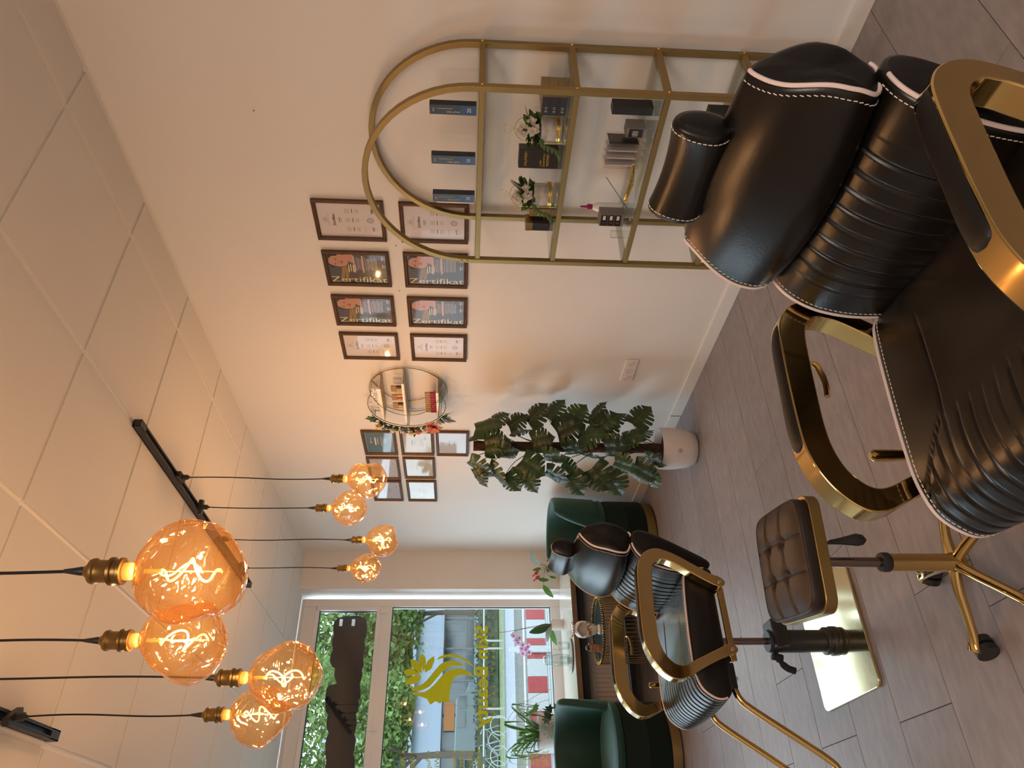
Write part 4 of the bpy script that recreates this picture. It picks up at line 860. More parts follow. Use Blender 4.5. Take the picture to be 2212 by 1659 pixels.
for k, pts in enumerate((((-.02, .30), (.05, .50), (.16, .44), (.25, .30), (.30, .19)), ((-.01, .28), (.06, .46), (.13, .40), (.20, .27), (.22, .20)), ((0, .28), (.04, .36), (.09, .40), (.15, .36)))):
    G().tube(cat_rom([ur * a + Vector((0, 0, b)) + uf * .03 for a, b in pts], 5), .0014, 5).build('runner', 'woodg', sp)
# ---------------------------------------------------------------- arched shelf against the right wall
XB, XF, YN, YR = 2.528, 2.252, 1.428, 2.252
sh = thing('arch_shelf', 'tall gold painted arched metal shelf with glass shelves against the right wall', 'shelf', ((XB + XF) / 2, (YN + YR) / 2, .001)); so_ = Vector(sh.location)
def rect_tube(g, path, w_, nrm):   # square section swept in a plane with normal nrm
    P = [Vector(p) for p in path]; n = len(P); V = []
    for i in range(n):
        t = (P[min(i + 1, n - 1)] - P[max(i - 1, 0)]).normalized(); u = t.cross(nrm).normalized()
        for a, b in ((-1, -1), (1, -1), (1, 1), (-1, 1)): V.append(P[i] + u * a * w_ / 2 + nrm * b * w_ / 2)
    g.add(V, [(i * 4 + k, i * 4 + (k + 1) % 4, (i + 1) * 4 + (k + 1) % 4, (i + 1) * 4 + k) for i in range(n - 1) for k in range(4)] + [(3, 2, 1, 0), tuple(range((n - 1) * 4, n * 4))])
SZ = [1.392, 1.064, .742, .418, .09]; TW = .022; RA = (YR - YN) / 2; yc = (YN + YR) / 2
for x, nm in ((XB, 'back_arch'), (XF, 'front_arch')):
    path = [(x, YN, 0), (x, YN, .72)] + [(x, YN, 1.40)] + [(x, yc - RA * cos(a * pi / 28), 1.41 + RA * sin(a * pi / 28)) for a in range(29)] + [(x, YR, 1.40), (x, YR, .72), (x, YR, 0)]
    g = G(); rect_tube(g, path, TW, Vector((1, 0, 0))); g.build(nm, 'shelfgold', sh, 30, .0015, -so_)
for z in SZ:
    g = G()
    for y in (YN, YR): g.box(((XB + XF) / 2, y, z - .011), (XB - XF - TW, TW * .95, .022))
    for x in (XB, XF): g.box((x + (-.001 if x == XB else .001), yc, z - .011), (TW * .8, YR - YN - TW, .020))
    g.build('shelf_bar', 'shelfgold', sh, 0, .001, -so_)
    G().box(((XB + XF) / 2, yc, z + .0005 + .003), (XB - XF - .004, YR - YN - TW, .006)).build('glass_shelf', 'sglass', sh, 0, 0, -so_)
g = G()
for z in SZ:
    for x in (XB, XF): g.ball((x, YN - .0115, z - .011), .0055, 0, 8)
for x in (XB, XF):
    for z in (1.425, 1.45): g.ball((x - .0005, YR + .0115, z), .0045, 0, 8)
    for z in (1.425, 1.45): g.ball((x + .0115 if x == XB else x - .0115, YR, z), .0045, 0, 8)
sc_ = g.build('screws', 'leafgold', sh, 60, 0, -so_); sc_['kind'] = 'stuff'
SG = .0070
def carton(name, label, loc, d, m, rotz=0, group=None, bevel=.0006, cat='box'):
    t = thing(name, label, cat, loc, rotz, group); G().box((0, 0, d[2] / 2), d).build('carton', m, t, 0, bevel); return t
# three blue cartons on the top shelf
FR = basis((0, -1, 0), (0, 0, 1))          # text facing -x, reading towards the camera (upright photo: left to right)
UPT = basis((0, 0, 1), (0, 1, 0))          # runs upwards on a face towards -x
for i, (y, lab) in enumerate(((1.603, 'blue and black carton on the top shelf, nearest the near post'), (1.828, 'blue and black carton in the middle of the top shelf'), (2.020, 'blue and black carton on the top shelf beside the far post'))):
    t = thing('needle_carton', lab, 'box', (2.39, y, SZ[0] + SG), R_(-4), 'blue cartons on the top shelf')
    G().box((0, 0, .087), (.028, .043, .174)).build('carton', 'navy', t, 0, .0008)
    G().box((-.0143, 0, .030), (.0006, .0425, .058)).build('blue_band', 'blue', t, 0)
    text('20', .021, 'paper', t, (-.0150, -.006 + .016, .020), FR, depth=.0003)
    text('MAST PRO', .0105, 'paper', t, (-.0150, .004, .062), basis((0, 0, 1), (0, 1, 0)), depth=.0003)
    G().box((-.0146, -.006, .118), (.0004, .0014, .060)).build('print', 'paper', t, 0)
    G().box((-.0146, 0, .160), (.0004, .018, .008)).build('emblem', 'cartonw', t, 0)
    if i == 2: G().box((0, .026, .080), (.022, .012, .155)).build('label_sleeve', 'paper', t, 0)
# second shelf
z = SZ[1] + SG
for k in range(3):
    t = thing('tan_carton', ['lowest tan and black carton of the flat stack by the near post', 'middle tan and black carton of the flat stack by the near post', 'topmost tan and black carton of the flat stack by the near post'][k], 'box', (2.40, 1.545, z + k * .0302), 0, 'flat cartons on the second shelf')
    G().box((0, 0, .0148), (.13, .075, .0296)).build('carton', 'cartong', t, 0, .0006)
    G().box((-.0655, 0, .0148), (.0008, .0755, .0298)).build('front_label', 'cartonk', t, 0)
    text('II 11', .013, 'paper', t, (-.0662, .024, .009), FR, depth=.0002)
bk = thing('shampoo_carton', 'tall black carton with gold lettering between the two flower pots', 'box', (2.39, 1.805, z), R_(14))
G().box((0, 0, .078), (.055, .078, .156)).build('carton', 'cartonk', bk, 0, .0015)
G().box((0, .0395, .078), (.055, .001, .156)).build('side_panel', 'cartong', bk, 0)
text('SALMAN', .0155, 'leafgold', bk, (-.0282, .030, .124), FR, depth=.0003); text('LABS', .0105, 'leafgold', bk, (-.0282, .028, .066), FR, depth=.0003); text('SHAMPOO', .0115, 'leafgold', bk, (-.0282, .031, .052), FR, depth=.0003)
G().box((-.0280, .004, .044), (.0004, .05, .002)).box((-.0280, .004, .039), (.0004, .046, .002)).build('print', 'leafgold', bk, 0)
b1 = thing('perfume_carton', 'brown and black carton with gold bands beside the far post', 'box', (2.37, 2.135, z), R_(4))
G().box((0, 0, .052), (.06, .040, .104)).build('carton', 'cartonk', b1, 0, .001); G().box((0, 0, .09), (.061, .041, .03)).build('band', 'bronze', b1, 0)
b2 = thing('gold_carton', 'smaller gold patterned carton partly behind trailing leaves', 'box', (2.40, 2.085, z), 0); G().box((0, 0, .045), (.05, .04, .09)).build('carton', 'cartong', b2, 0, .001); G().box((-.0255, 0, .045), (.0005, .03, .03)).build('label', 'paperc', b2, 0)
# flower pots with handle and heart
PW = leaf_mesh('petal', .022, .022, 'petalw', .35, .25, 5); LG = leaf_mesh('leaf', .045, .022, 'leaf', .2, .15, 6); LL = leaf_mesh('leaf', .040, .022, 'leafl', .25, .15, 6)
def flowerpot(loc, label, seed, fern):
    t = thing('flower_pot', label, 'flower pot', loc, 0, 'marbled flower pots on the second shelf'); rnd = random.Random(seed)
    G().lathe([(0, .003), (.043, .003), (.045, .006), (.047, .082), (.044, .082), (.043, .07), (0, .07)], 36).build('pot', 'marble', t)
    G().lathe([(.0445, .010), (.049, .010), (.049, .015), (.0445, .015)], 36).lathe([(.0445, .018), (.0492, .018), (.0492, .023), (.0445, .023)], 36).box(ur * .049 + Vector((0, 0, .016)), (.012, .012, .018)).build('gold_band', 'leafgold', t)
    g = G(); pts = [ur * .050 * 1 + Vector((0, 0, .0))] + [ur * (.050 * cos(a * pi / 12)) + Vector((0, 0, .125 + .055 * sin(a * pi / 12))) for a in range(13)] + [-ur * .05 + Vector((0, 0, .0))]
    g.tube(pts, .0013, 6)
    for s in (-1, 1): g.tube(cat_rom([Vector((0, 0, .180)), ur * s * .004 + Vector((0, 0, .187)), ur * s * .016 + Vector((0, 0, .204)), ur * s * .013 + Vector((0, 0, .218)), ur * s * .003 + Vector((0, 0, .212)), Vector((0, 0, .196))], 4), .0008, 5)
    g.build('handle', 'leafgold', t)
    for i in range(60):
        a = rnd.uniform(0, 2 * pi); r = rnd.uniform(.005, .042); p = Vector((r * cos(a), r * sin(a), .085 + rnd.uniform(-.010, .045))); d = Vector((cos(a), sin(a), rnd.uniform(.1, 1.0))); place_leaf(LG if i % 3 else LL, t, p, d, Vector((0, 0, .6)) - uf * (i % 2) + Vector((rnd.uniform(-.5, .5), rnd.uniform(-.5, .5), 0)), rnd.uniform(.7, 1.15))
    for i, (sx, zz, s) in enumerate(((-.004, .150, 1.0), (-.018, .165, .95), (-.030, .150, .95), (.014, .118, 1.0), (-.024, .112, 1.15), (-.008, .100, .8), (-.012, .135, 1.0))):
        c = ur * sx - uf * (.028 + .012 * (zz < .13)) + Vector((0, 0, zz)); fl_ = G().ball(c, .008 * s, 0, 8).build('flower', 'petaly', t)
        for k in range(9):
            a = 2 * pi * k / 9 + i; q = (ur * cos(a) + Vector((0, 0, sin(a)))); lay_ = k % 2; place_leaf(PW, fl_, c - q * .002, q * (1 if lay_ else .7) - uf * (.5 if lay_ else 1.2), -uf + q * .2, s * (1 if lay_ else .8), 'petal')
    tr_ = cat_rom([ur * -.035 + Vector((0, 0, .085)), ur * -.062 + Vector((0, 0, .080)), ur * -.075 + Vector((0, 0, .055)), ur * -.088 + Vector((0, 0, .025)), ur * -.105 + Vector((0, 0, .012))], 4); tr_ = [q - uf * .035 for q in tr_]
    G().tube(tr_, .0011, 5).build('trailing_stem', 'stem', t)
    for i in range(2, len(tr_), 2):
        for s in (-1, 1): place_leaf(LL, t, tr_[i], ur * (.4 * s - .5) + Vector((0, 0, -.5 + .5 * s)), -uf + Vector((0, 0, .3)), rnd.uniform(.45, .62))
    if fern:
        f0 = Vector((0, 0, .12)) + ur * .02
        for k in range(12):
            q = f0 + (ur * .035 + Vector((0, 0, .055))) * (k / 11)
            for s in (-1, 1): place_leaf(LG, t, q, Vector((0, 0, .3)) + ur * s, -uf, .42 * (1 - k / 18))
    return t
flowerpot((2.38, 1.675, z), 'marbled pot of white artificial flowers nearer the near post', 3, False); flowerpot((2.38, 1.992, z), 'marbled pot of white artificial flowers with a fern frond, beside the far post', 4, True)
# third shelf
z = SZ[2] + SG
carton('black_carton', 'long black carton standing by the near post on the third shelf', (2.36, 1.550, z), (.05, .034, .150), 'cartonk')
t = carton('lash_carton', 'small grey printed carton beside the black lash trays', (2.40, 1.668, z), (.06, .042, .072), 'cartonw')
G().box((-.0305, 0, .036), (.0006, .036, .055)).build('label', 'cartonk', t, 0)
g = G()
for k in range(5): g.box((-.031, .012 - .005 * k, .038), (.0005, .002, .02 + .004 * (k % 2)))
g.build('print', 'paper', t, 0)
for i in range(4):
    y = 1.712 + .034 * i
    t = thing('lash_tray', ['clear lash case with black insert, nearest the grey carton', 'second clear lash case from the grey carton', 'third clear lash case from the grey carton', 'clear lash case nearest the gold leaf dish'][i], 'case', (2.39, y, z), R_(8), 'row of clear lash cases on the third shelf')
    G().box((0, 0, .069), (.085, .020, .138)).build('case', 'acryl', t, 0, .001)
    G().box((0, -.002, .075), (.078, .003, .115)).build('insert', 'cartonk' if i == 0 else 'paper', t, 0)
    g = G()
    for k in range(14): g.box((-.020 + .0005 * k, .001, .035 + .006 * k), (.028, .0012, .0016))
    g.build('lashes', 'inkd', t, 0)
ld = thing('gold_leaf_dish', 'gold leaf shaped dish lying on the third glass shelf', 'dish', (2.345, 1.885, z + .002))
V = []; F = []; n = 22
for i in range(n + 1):
    f = i / n; yy = -.09 + .18 * f; w_ = .024 * sin(pi * min(1, f * .95 + .03)) ** .7 * (1 + .08 * sin(f * 40)); zz = .018 * abs(f - .5) ** 1.5 * 2 + .002
    for k in range(7):
        u = -1 + k / 3; V.append((u * w_, yy, zz + .010 * u * u + .0012 * sin(f * 60) * abs(u)))
for i in range(n):
    for k in range(6): F.append((i * 7 + k, i * 7 + k + 1, (i + 1) * 7 + k + 1, (i + 1) * 7 + k))
lf = G().add(V, F).tube([(0, .088, .010), (.002, .100, .016), (.004, .108, .024)], .0018, 6); o = lf.build('leaf_dish', 'leafgold', ld, 60, fix=False)
ic = thing('incense_stick', 'thin black incense stick leaning from the gold leaf dish', 'incense stick', (2.345, 1.985, z + .012)); G().tube([(0, .03, -.008), (.003, .0, .018), (.012, -.115, .105)], .0013, 6).build('stick', 'cord', ic)
tb = thing('tint_carton', 'grey carton of three tints numbered 1 2 3 by the far post', 'box', (2.40, 2.115, z), R_(10))
G().box((0, 0, .052), (.062, .058, .104)).build('carton', 'cartonw', tb, 0, .0008); 
for k, c in enumerate('123'):
    G().box((-.0315, .0, .086 - .030 * k), (.0006, .052, .028)).build('label', 'cartonk', tb, 0); text(c, .017, 'cartonw', tb, (-.0322, .016, .080 - .030 * k), FR, depth=.0002)
    G().box((-.0320, -.012, .086 - .030 * k), (.0004, .02, .012)).build('print', 'paper', tb, 0)
gb = thing('glue_bottle', 'white nozzle bottle with magenta cap behind the tint carton', 'bottle', (2.455, 2.110, z)); G().lathe([(0, 0), (.020, 0), (.021, .01), (.021, .105), (.012, .128), (.009, .132)], 24).build('body', 'white', gb); G().lathe([(.0115, .130), (.0125, .150), (.006, .154), (.0035, .182), (.0, .184)], 20).build('cap', 'magenta', gb)
jr = thing('small_glass_jar', 'small clear cut glass jar in front of the tint carton at the far post', 'jar', (2.345, 2.165, z)); G().lathe([(0, 0), (.016, 0), (.018, .012), (.016, .024), (.018, .036), (.017, .050), (0, .052)], 8).build('body', 'cglass', jr, 0)
carton('black_carton', 'black carton by the near post on the fourth shelf', (2.36, 1.555, SZ[3] + SG), (.05, .028, .11), 'cartonk')
# ---------------------------------------------------------------- framed certificates
def frame(y0, y1, z0, z1, kind, label, group):
    """y0..y1 outer (near..far), z0..z1 outer"""
    cy_, cz = (y0 + y1) / 2, (z0 + z1) / 2; W_, Hh = y1 - y0, z1 - z0
    t = thing('framed_certificate', label, 'frame', (WR, cy_, cz), 0, group); t.rotation_euler = basis((0, -1, 0), (0, 0, 1))   # local x: picture right, y up, z into the room
    g = G(); fw = .019
    prof = [(0, .002), (0, .016), (.004, .019), (.009, .015), (.014, .017), (fw, .010), (fw, .003)]
    cs = [(-1, -1), (1, -1), (1, 1), (-1, 1)]; V = []
    for sx, sy in cs:
        for o_, h in prof: V.append((sx * (W_ / 2 - o_), sy * (Hh / 2 - o_), h))
    n = len(prof); g.add(V, [(c * n + k, ((c + 1) % 4) * n + k, ((c + 1) % 4) * n + k + 1, c * n + k + 1) for c in range(4) for k in range(n - 1)] + [(c * n, c * n + n - 1, ((c + 1) % 4) * n + n - 1, ((c + 1) % 4) * n) for c in range(4)]).build('frame', 'fb', t, 25)
    w_, h = W_ / 2 - fw, Hh / 2 - fw; zz = .0045
    G().box((0, 0, zz - .001), (2 * w_ + .006, 2 * h + .006, .002)).build('print', {'w': 'paper', 'd': 'paperd', 't': 'papert', 'c': 'paperc', 'b': 'paperb', 'g': 'paperc'}[kind], t, 0)
    g = G(); MA = ['ink', 'inkd', 'skin', 'skin2', 'hair', 'lips', 'ptan', 'pgold', 'ppink', 'paper', 'petalr']
    lay = [zz + .0002]
    def R4(x, y, a, b, m): lay[0] += .000004; g.add([(x - a / 2, y - b / 2, lay[0]), (x + a / 2, y - b / 2, lay[0]), (x + a / 2, y + b / 2, lay[0]), (x - a / 2, y + b / 2, lay[0])], [(0, 1, 2, 3)], m)
    def EL(x, y, a, b, m, n=20, rot=0): lay[0] += .000004; g.add([(x + a * cos(2 * pi * k / n) * cos(rot) - b * sin(2 * pi * k / n) * sin(rot), y + a * cos(2 * pi * k / n) * sin(rot) + b * sin(2 * pi * k / n) * cos(rot), lay[0]) for k in range(n)], [tuple(range(n))], m)
    def PL(p, m): lay[0] += .000004; g.add([(x, y, lay[0]) for x, y in p], [tuple(range(len(p)))], m)
    def RG(x, y, r, wd, m, n=24, sy=1): lay[0] += .000004; g.add([(x + q * cos(2 * pi * k / n), y + sy * q * sin(2 * pi * k / n), lay[0]) for q in (r, r - wd) for k in range(n)], [(k, (k + 1) % n, n + (k + 1) % n, n + k) for k in range(n)], m)
    rnd = random.Random(int(y0 * 100) + int(z0 * 10))
    def squig(x, y, wd, hh, m=1):
        pts = [(x - wd / 2 + wd * k / 16, y + hh * .5 * sin(k * 2.1 + rnd.random() * 2) * rnd.uniform(.4, 1)) for k in range(17)]
        for a, b in zip(pts, pts[1:]):
            dx, dy = b[0] - a[0], b[1] - a[1]; l = sqrt(dx * dx + dy * dy); nx, ny = -dy / l * .0009, dx / l * .0009; PL([(a[0] - nx, a[1] - ny), (b[0] - nx, b[1] - ny), (b[0] + nx, b[1] + ny), (a[0] + nx, a[1] + ny)], m)
    if kind == 'w':
        for k in range(3): R4(0, h * .84 - k * .006, .02 + .006 * k, .0022, 0)
        R4(0, h * .90, .045, .0008, 0); R4(0, h * .71, .07, .001, 0); R4(0, h * .67, .085, .001, 0)
        R4(0, h * .34, .030, .0030, 1); R4(0, h * .28, .026, .0026, 0)
        for cx in (-.055, 0, .055):
            for k in range(5): R4(cx, h * .12 - k * .0045, .022 + .008 * rnd.random(), .0012, 0)
            R4(cx, -h * .10, .026, .0032, 1)
            for k in range(4): R4(cx, -h * .20 - k * .0045, .020 + .008 * rnd.random(), .0012, 0)
        R4(-.055, -h * .48, .034, .0015, 0); RG(0, -h * .66, .0155, .0035, 0); RG(0, -h * .66, .0095, .0008, 0)
        for k in range(3): R4(0, -h * .66 + .005 - k * .005, .012, .0018, 0)
        squig(-.055, -h * .74, .03, .014); R4(-.055, -h * .80, .038, .0006, 0); R4(-.055, -h * .86, .02, .0014, 0); squig(.055, -h * .74, .026, .016); R4(.055, -h * .80, .034, .0006, 0); R4(.055, -h * .85, .022, .0012, 0)
    elif kind == 'd':
        PL([(-w_, h * .66), (w_ * .30, h * .50), (w_ * .10, h * .36), (-w_, h * .58)], 7); PL([(-w_, h * .50), (w_ * .05, h * .40), (-w_ * .05, h * .28), (-w_, h * .40)], 7)
        PL([(w_ * .55, h * .98), (w_ * 1.0, h * .96), (w_ * 1.0, h * .2), (w_ * .72, h * .15), (w_ * .5, h * .5), (w_ * .1, h * .45), (w_ * .02, h * .9)], 4)
        PL([(w_ * .42, h * .48), (w_ * .88, h * .52), (w_ * .98, h * .22), (w_ * .98, h * .1), (w_ * .35, h * .14), (w_ * .50, h * .3)], 2)       # neck
        EL(w_ * .46, h * .66, .036, .052, 2, 24, R_(-12)); EL(w_ * .86, h * .56, .007, .014, 2); PL([(w_ * .12, h * .86), (w_ * .30, h * .97), (w_ * .62, h * .96), (w_ * .84, h * .82), (w_ * .86, h * .92), (w_ * .6, h * 1.0), (w_ * .2, h * 1.0)], 4)
        for sx in (-.016, .016):
            EL(w_ * .44 + sx, h * .72 - sx * .15, .0070, .0030, 4); EL(w_ * .44 + sx, h * .72 - sx * .15, .0022, .0022, 0); PL([(w_ * .44 + sx - .009, h * .76 - sx * .2), (w_ * .44 + sx, h * .785 - sx * .2), (w_ * .44 + sx + .010, h * .765 - sx * .2), (w_ * .44 + sx, h * .775 - sx * .2)], 4)
        EL(w_ * .42, h * .60, .006, .0035, 3); EL(w_ * .42, h * .51, .0115, .0050, 5); R4(w_ * .42, h * .51, .020, .0008, 3)
        for k in range(4): R4(-w_ * .02 + .006 * (k % 2), h * .30 - k * .011, .050 - .010 * (k == 3), .0045, 6)
        y = h * .10
        for k in range(15):
            if k in (0, 5): R4(w_ * .28, y, .115, .009, 8); y -= .012
            R4(w_ * .30 + rnd.uniform(-.004, .004), y, .095 * rnd.uniform(.75, 1), .0016, 9 if k % 3 else 8); y -= .0062
        for x in (-.01, .045): R4(w_ * .25 + x, -h * .88, .026, .007, 8); R4(w_ * .25 + x, -h * .95, .016, .002, 9)
    elif kind in 'tcbg':
        if kind == 't':
            for k in (-1, 1): R4(k * (w_ - .006), 0, .0012, 2 * h, 9)
            for k in range(4): R4(0, -h + .006 + k * .005, 2 * w_, .0009, 9)
            R4(0, h - .005, 2 * w_, .0012, 9); EL(0, h * .62, .010, .008, 8); R4(.04, h * .62, .05, .005, 8); R4(.015, h * .30, .10, .010, 9); R4(.02, h * .12, .08, .004, 9); R4(.02, -h * .10, .12, .003, 9)
            for k in range(4): R4(.03, -h * .22 - .008 * k, .06, .0018, 6)
        else:
            if kind == 'c':
                for q in (w_ - .012, w_ - .016): 
                    for s in (-1, 1): R4(s * q, 0, .0012, 2 * h - .026, 7)
                for q in (h - .012,):
                    for s in (-1, 1): R4(0, s * q, 2 * w_ - .026, .0010, 7)
                R4(0, h * .36, .06, .0060, 1); squig(0, h * .16, .06, .016); R4(0, h * .02, .08, .0007, 0)
                for k in range(3): R4(0, -h * .22 - k * .008, .11, .0028, 0)
                squig(-.05, -h * .66, .035, .016); squig(.055, -h * .60, .03, .02); R4(0, -h * .66, .03, .0012, 0)
            else:
                RG(0, h * .56, .013, .0025, 0, 20, 1.3); RG(0, h * .58, .006, .0008, 0); PL([(-.009, h * .58 + .012), (-.003, h * .58 + .018), (0, h * .58 + .024), (.003, h * .58 + .018), (.009, h * .58 + .012)], 0)
                R4(0, h * .22, .075, .0048, 0); R4(0, h * .08, .06, .0030, 0)
                squig(0, -h * .16, .062, .018); R4(0, -h * .28, .08, .0008, 0)
                for k in range(3): R4(0, -h * .38 - k * .0055, .07, .0012, 8 if kind == 'b' else 0)
                squig(.06, -h * .74, .022, .014, 0); R4(-.05, -h * .76, .03, .0012, 0); R4(w_ * .94, h * .0, .004, .003, 1); R4(-w_ * .94, -h * .0, .004, .003, 1)
                if kind == 'g': pass
    g.build('print_art', MA, t, 0, fix=False)
    if kind == 'w': text('Zertifikat', .0185, 'inkd', t, (0, h * .47, zz + .0012), (0, 0, 0), align='CENTER', depth=.0002)
    if kind == 'd':
        z_ = text('Zertifikat', .088, 'ptan', t, (-w_ + .0035, h * .985, zz + .0012), (0, 0, -pi / 2), depth=.0003); z_.scale = ((2 * h * .985) / max(v.co.x for v in z_.data.vertices), .62, 1)
    G().box((0, 0, .0078), (2 * w_ + .004, 2 * h + .004, .0016)).build('glass', 'pglass', t, 0)
    return t
ZT, ZT0, ZB, ZB0 = 2.133, 1.810, 1.741, 1.424
gA = 'brown framed certificates above the arched shelf'
frame(2.195, 2.437, ZT0, ZT, 'w', 'white certificate, upper row, first from the near end, directly above the arch', gA); frame(2.197, 2.437, ZB0, ZB, 'w', 'white certificate, lower row, partly behind the arched shelf', gA)
frame(2.512, 2.752, ZT0, ZT, 'd', 'dark certificate with woman\'s portrait, upper row, nearer of the two', gA); frame(2.510, 2.750, ZB0, ZB, 'd', 'dark certificate with woman\'s portrait, lower row, overlapped by the shelf arch', gA)
frame(2.830, 3.068, ZT0, ZT, 'd', 'dark certificate with woman\'s portrait, upper row, farther of the two', gA); frame(2.831, 3.067, ZB0, ZB, 'd', 'dark certificate with woman\'s portrait, lower row, farther of the two', gA)
frame(3.137, 3.373, ZT0, ZT, 'w', 'white certificate, upper row, beside the round wall shelf', gA); frame(3.138, 3.376, ZB0, ZB, 'w', 'white certificate, lower row, just under and before the round wall shelf', gA)
gB = 'landscape certificates beyond the round wall shelf'
frame(4.178, 4.497, 1.898, 2.130, 't', 'slate blue certificate at the top beyond the round shelf', gB); frame(4.175, 4.494, 1.642, 1.872, 'c', 'cream certificate behind the flower wreath', gB); frame(4.170, 4.498, 1.400, 1.626, 'b', 'white landscape certificate lowest on the wall, touched by the monstera top', gB)
frame(4.539, 4.869, 1.901, 2.132, 'b', 'white landscape certificate partly behind the nearest far pendant bulb', gB); frame(4.537, 4.848, 1.642, 1.872, 'g', 'cream white certificate in the middle column of the lower row', gB)
frame(4.898, 5.230, 1.905, 2.135, 'b', 'white landscape certificate at the far top, half behind a pendant bulb', gB); frame(4.892, 5.232, 1.641, 1.868, 'g', 'pale green white certificate at the far lower end', gB)
for (y, z, lab) in ((2.47, 1.77, 'small black nail in the wall between the first two certificate columns'), (2.79, 1.775, 'small black nail in the wall between the dark certificates'), (1.76, 2.28, 'small black nail high on the wall above the arched shelf')):
    n_ = G().tube([(0, 0, 0), (-.006, 0, .001)], .0018, 6).build('wall_nail', 'black', None, 30, 0, (WR, y, z)); tag(n_, lab, 'nail')
# ---------------------------------------------------------------- round moon shelf with flowers
RY, RZ, RR = 3.690, 1.783, .236
ms = thing('moon_shelf', 'round gold wire wall shelf with three white boards', 'shelf', (2.54, RY, RZ))
arc = lambda x, r, a0, a1, n=40: [(x, r * cos(R_(a0 + (a1 - a0) * i / n)), r * sin(R_(a0 + (a1 - a0) * i / n))) for i in range(n + 1)]
XFm = -.108
G().tube(arc(0, RR, 0, 354, 60), .0032, 6, closed=True).tube(cat_rom([(0, -.10, .213), (0, .06, .12), (0, .110, 0), (0, .06, -.12), (0, -.09, -.218)], 8), .0026, 6).build('back_ring', 'goldb', ms)
g = G().tube(arc(XFm, RR, 117, -117, 44), .0026, 6).tube(cat_rom([(XFm, -.107, .210), (XFm, .02, .155), (XFm, .095, .075), (XFm, .112, 0), (XFm, .095, -.075), (XFm, .02, -.155), (XFm, -.107, -.210)], 7), .0024, 6)
for a in (117, -117, 0, 60, -60): g.tube([(0, RR * cos(R_(a)), RR * sin(R_(a))), (XFm, RR * cos(R_(a)), RR * sin(R_(a)))], .0024, 6)
g.build('front_crescent', 'goldb', ms)
for zz in (.155, .015, -.185):
    c_ = sqrt(RR ** 2 - zz ** 2) - .004
    G().box((XFm / 2 - .002, (c_ - c_ * .98) / 2, zz), (.104, 2 * c_ * .98, .010)).build('board', 'white', ms, 0, .0008)
    G().box((XFm / 2 - .002, 0, zz - .0075), (.106, 2 * c_ * .99, .005)).build('board_rail', 'goldb', ms, 0)
# flower garland as part of the shelf's crescent
PC = leaf_mesh('petal', .030, .030, 'petalo', .5, .3, 5); PY_ = leaf_mesh('petal', .022, .018, 'petaly', .3, .2, 4); PWs = leaf_mesh('petal', .020, .016, 'petalw', .3, .2, 4)
gl = thing('flower_garland', 'garland of green leaves with coral, cream and white flowers on the round shelf\'s far rim', 'garland', (2.54 + XFm - .01, RY, RZ)); rnd = random.Random(8)
G().tube(arc(0, RR + .004, 66, -66, 30), .003, 6).build('vine', 'stem', gl)
for i in range(66):
    a = R_(rnd.uniform(-68, 66)); p = Vector((rnd.uniform(-.02, .01), (RR + rnd.uniform(-.005, .022)) * cos(a), (RR + rnd.uniform(-.005, .022)) * sin(a))); q = a + rnd.uniform(-1.3, 1.3); place_leaf(LG if i % 3 else LL, gl, p, Vector((rnd.uniform(-.6, .2), cos(q), sin(q))), Vector((-1, rnd.uniform(-.4, .4), .4)), rnd.uniform(.9, 1.6))
for a, r, me, s, m_, np_ in ((46, .025, PY_, 1.3, 'petaly', 12), (24, .018, PWs, 1.1, 'petalw', 9), (10, .012, PWs, .9, 'petalw', 8), (-4, .022, PY_, 1.15, 'petaly', 10), (-14, .018, PC, .75, 'petalo', 9), (-24, .02, PWs, 1.2, 'petalw', 9), (-42, .0, PC, 1.5, 'petalo', 14), (-56, -.01, PWs, 1.4, 'petalw', 10)):
    a = R_(a); c = Vector((-.028, (RR + r * .6) * cos(a), (RR + r * .6) * sin(a))); fl_ = G().ball(c, .010 * s, 0, 8).build('flower', m_, gl)
    for k in range(np_):
        b = 2 * pi * k * .38; q = Vector((0, cos(b), sin(b))); inn = k / np_; place_leaf(me, fl_, c - q * .003, q * (1 - .6 * inn) + Vector((-.4 - inn, 0, 0)), Vector((-1, 0, 0)) + q * .3, 1.35 * s * (1 - .25 * inn), 'petal')
# things on the boards
sgn = thing('script_sign', 'white cut out cursive sign standing on the round shelf\'s top board', 'sign', (2.475, RY + .02, RZ + .1605))
ts = text('Welcome', .078, 'white', sgn, (0, .135, .012), FR, 'letters', depth=.005, bold=.0015); ts.scale = (.27 / max(v.co.x for v in ts.data.vertices), 1.15, 1); G().box((0, 0, .008), (.012, .27, .016)).build('base', 'white', sgn, 0)
k_ = 0
def bottle(y, z_, label, liq, group, x=2.46, sc=1.0):
    t = thing('cosmetic_bottle', label, 'bottle', (x, y, z_), 0, group); G().lathe([(0, 0), (.0085 * sc, 0), (.009 * sc, .002), (.009 * sc, .034), (.006 * sc, .037)], 14).build('body', liq, t); G().lathe([(.0078 * sc, .036), (.0082 * sc, .037), (.0078 * sc, .068), (0, .069)], 14).build('cap', 'caramel', t); return t
for gi, y0 in enumerate((3.535, 3.625, 3.715)):
    for j in range(3):
        bottle(y0 + j * .021, RZ + .0205, ['first', 'second', 'third'][j] + ' bottle with tan cap in the ' + ['nearest', 'middle', 'farthest'][gi] + ' cluster on the shelf\'s middle board', ['black', 'amberl', 'amberl', 'amberl', 'redliq', 'amberl', 'black', 'amberl', 'amberl'][gi * 3 + j], 'small bottles on the middle board')
on = ['nearest', 'second nearest', 'third nearest', 'fourth nearest', 'middle', 'fourth farthest', 'third farthest', 'second farthest', 'farthest']
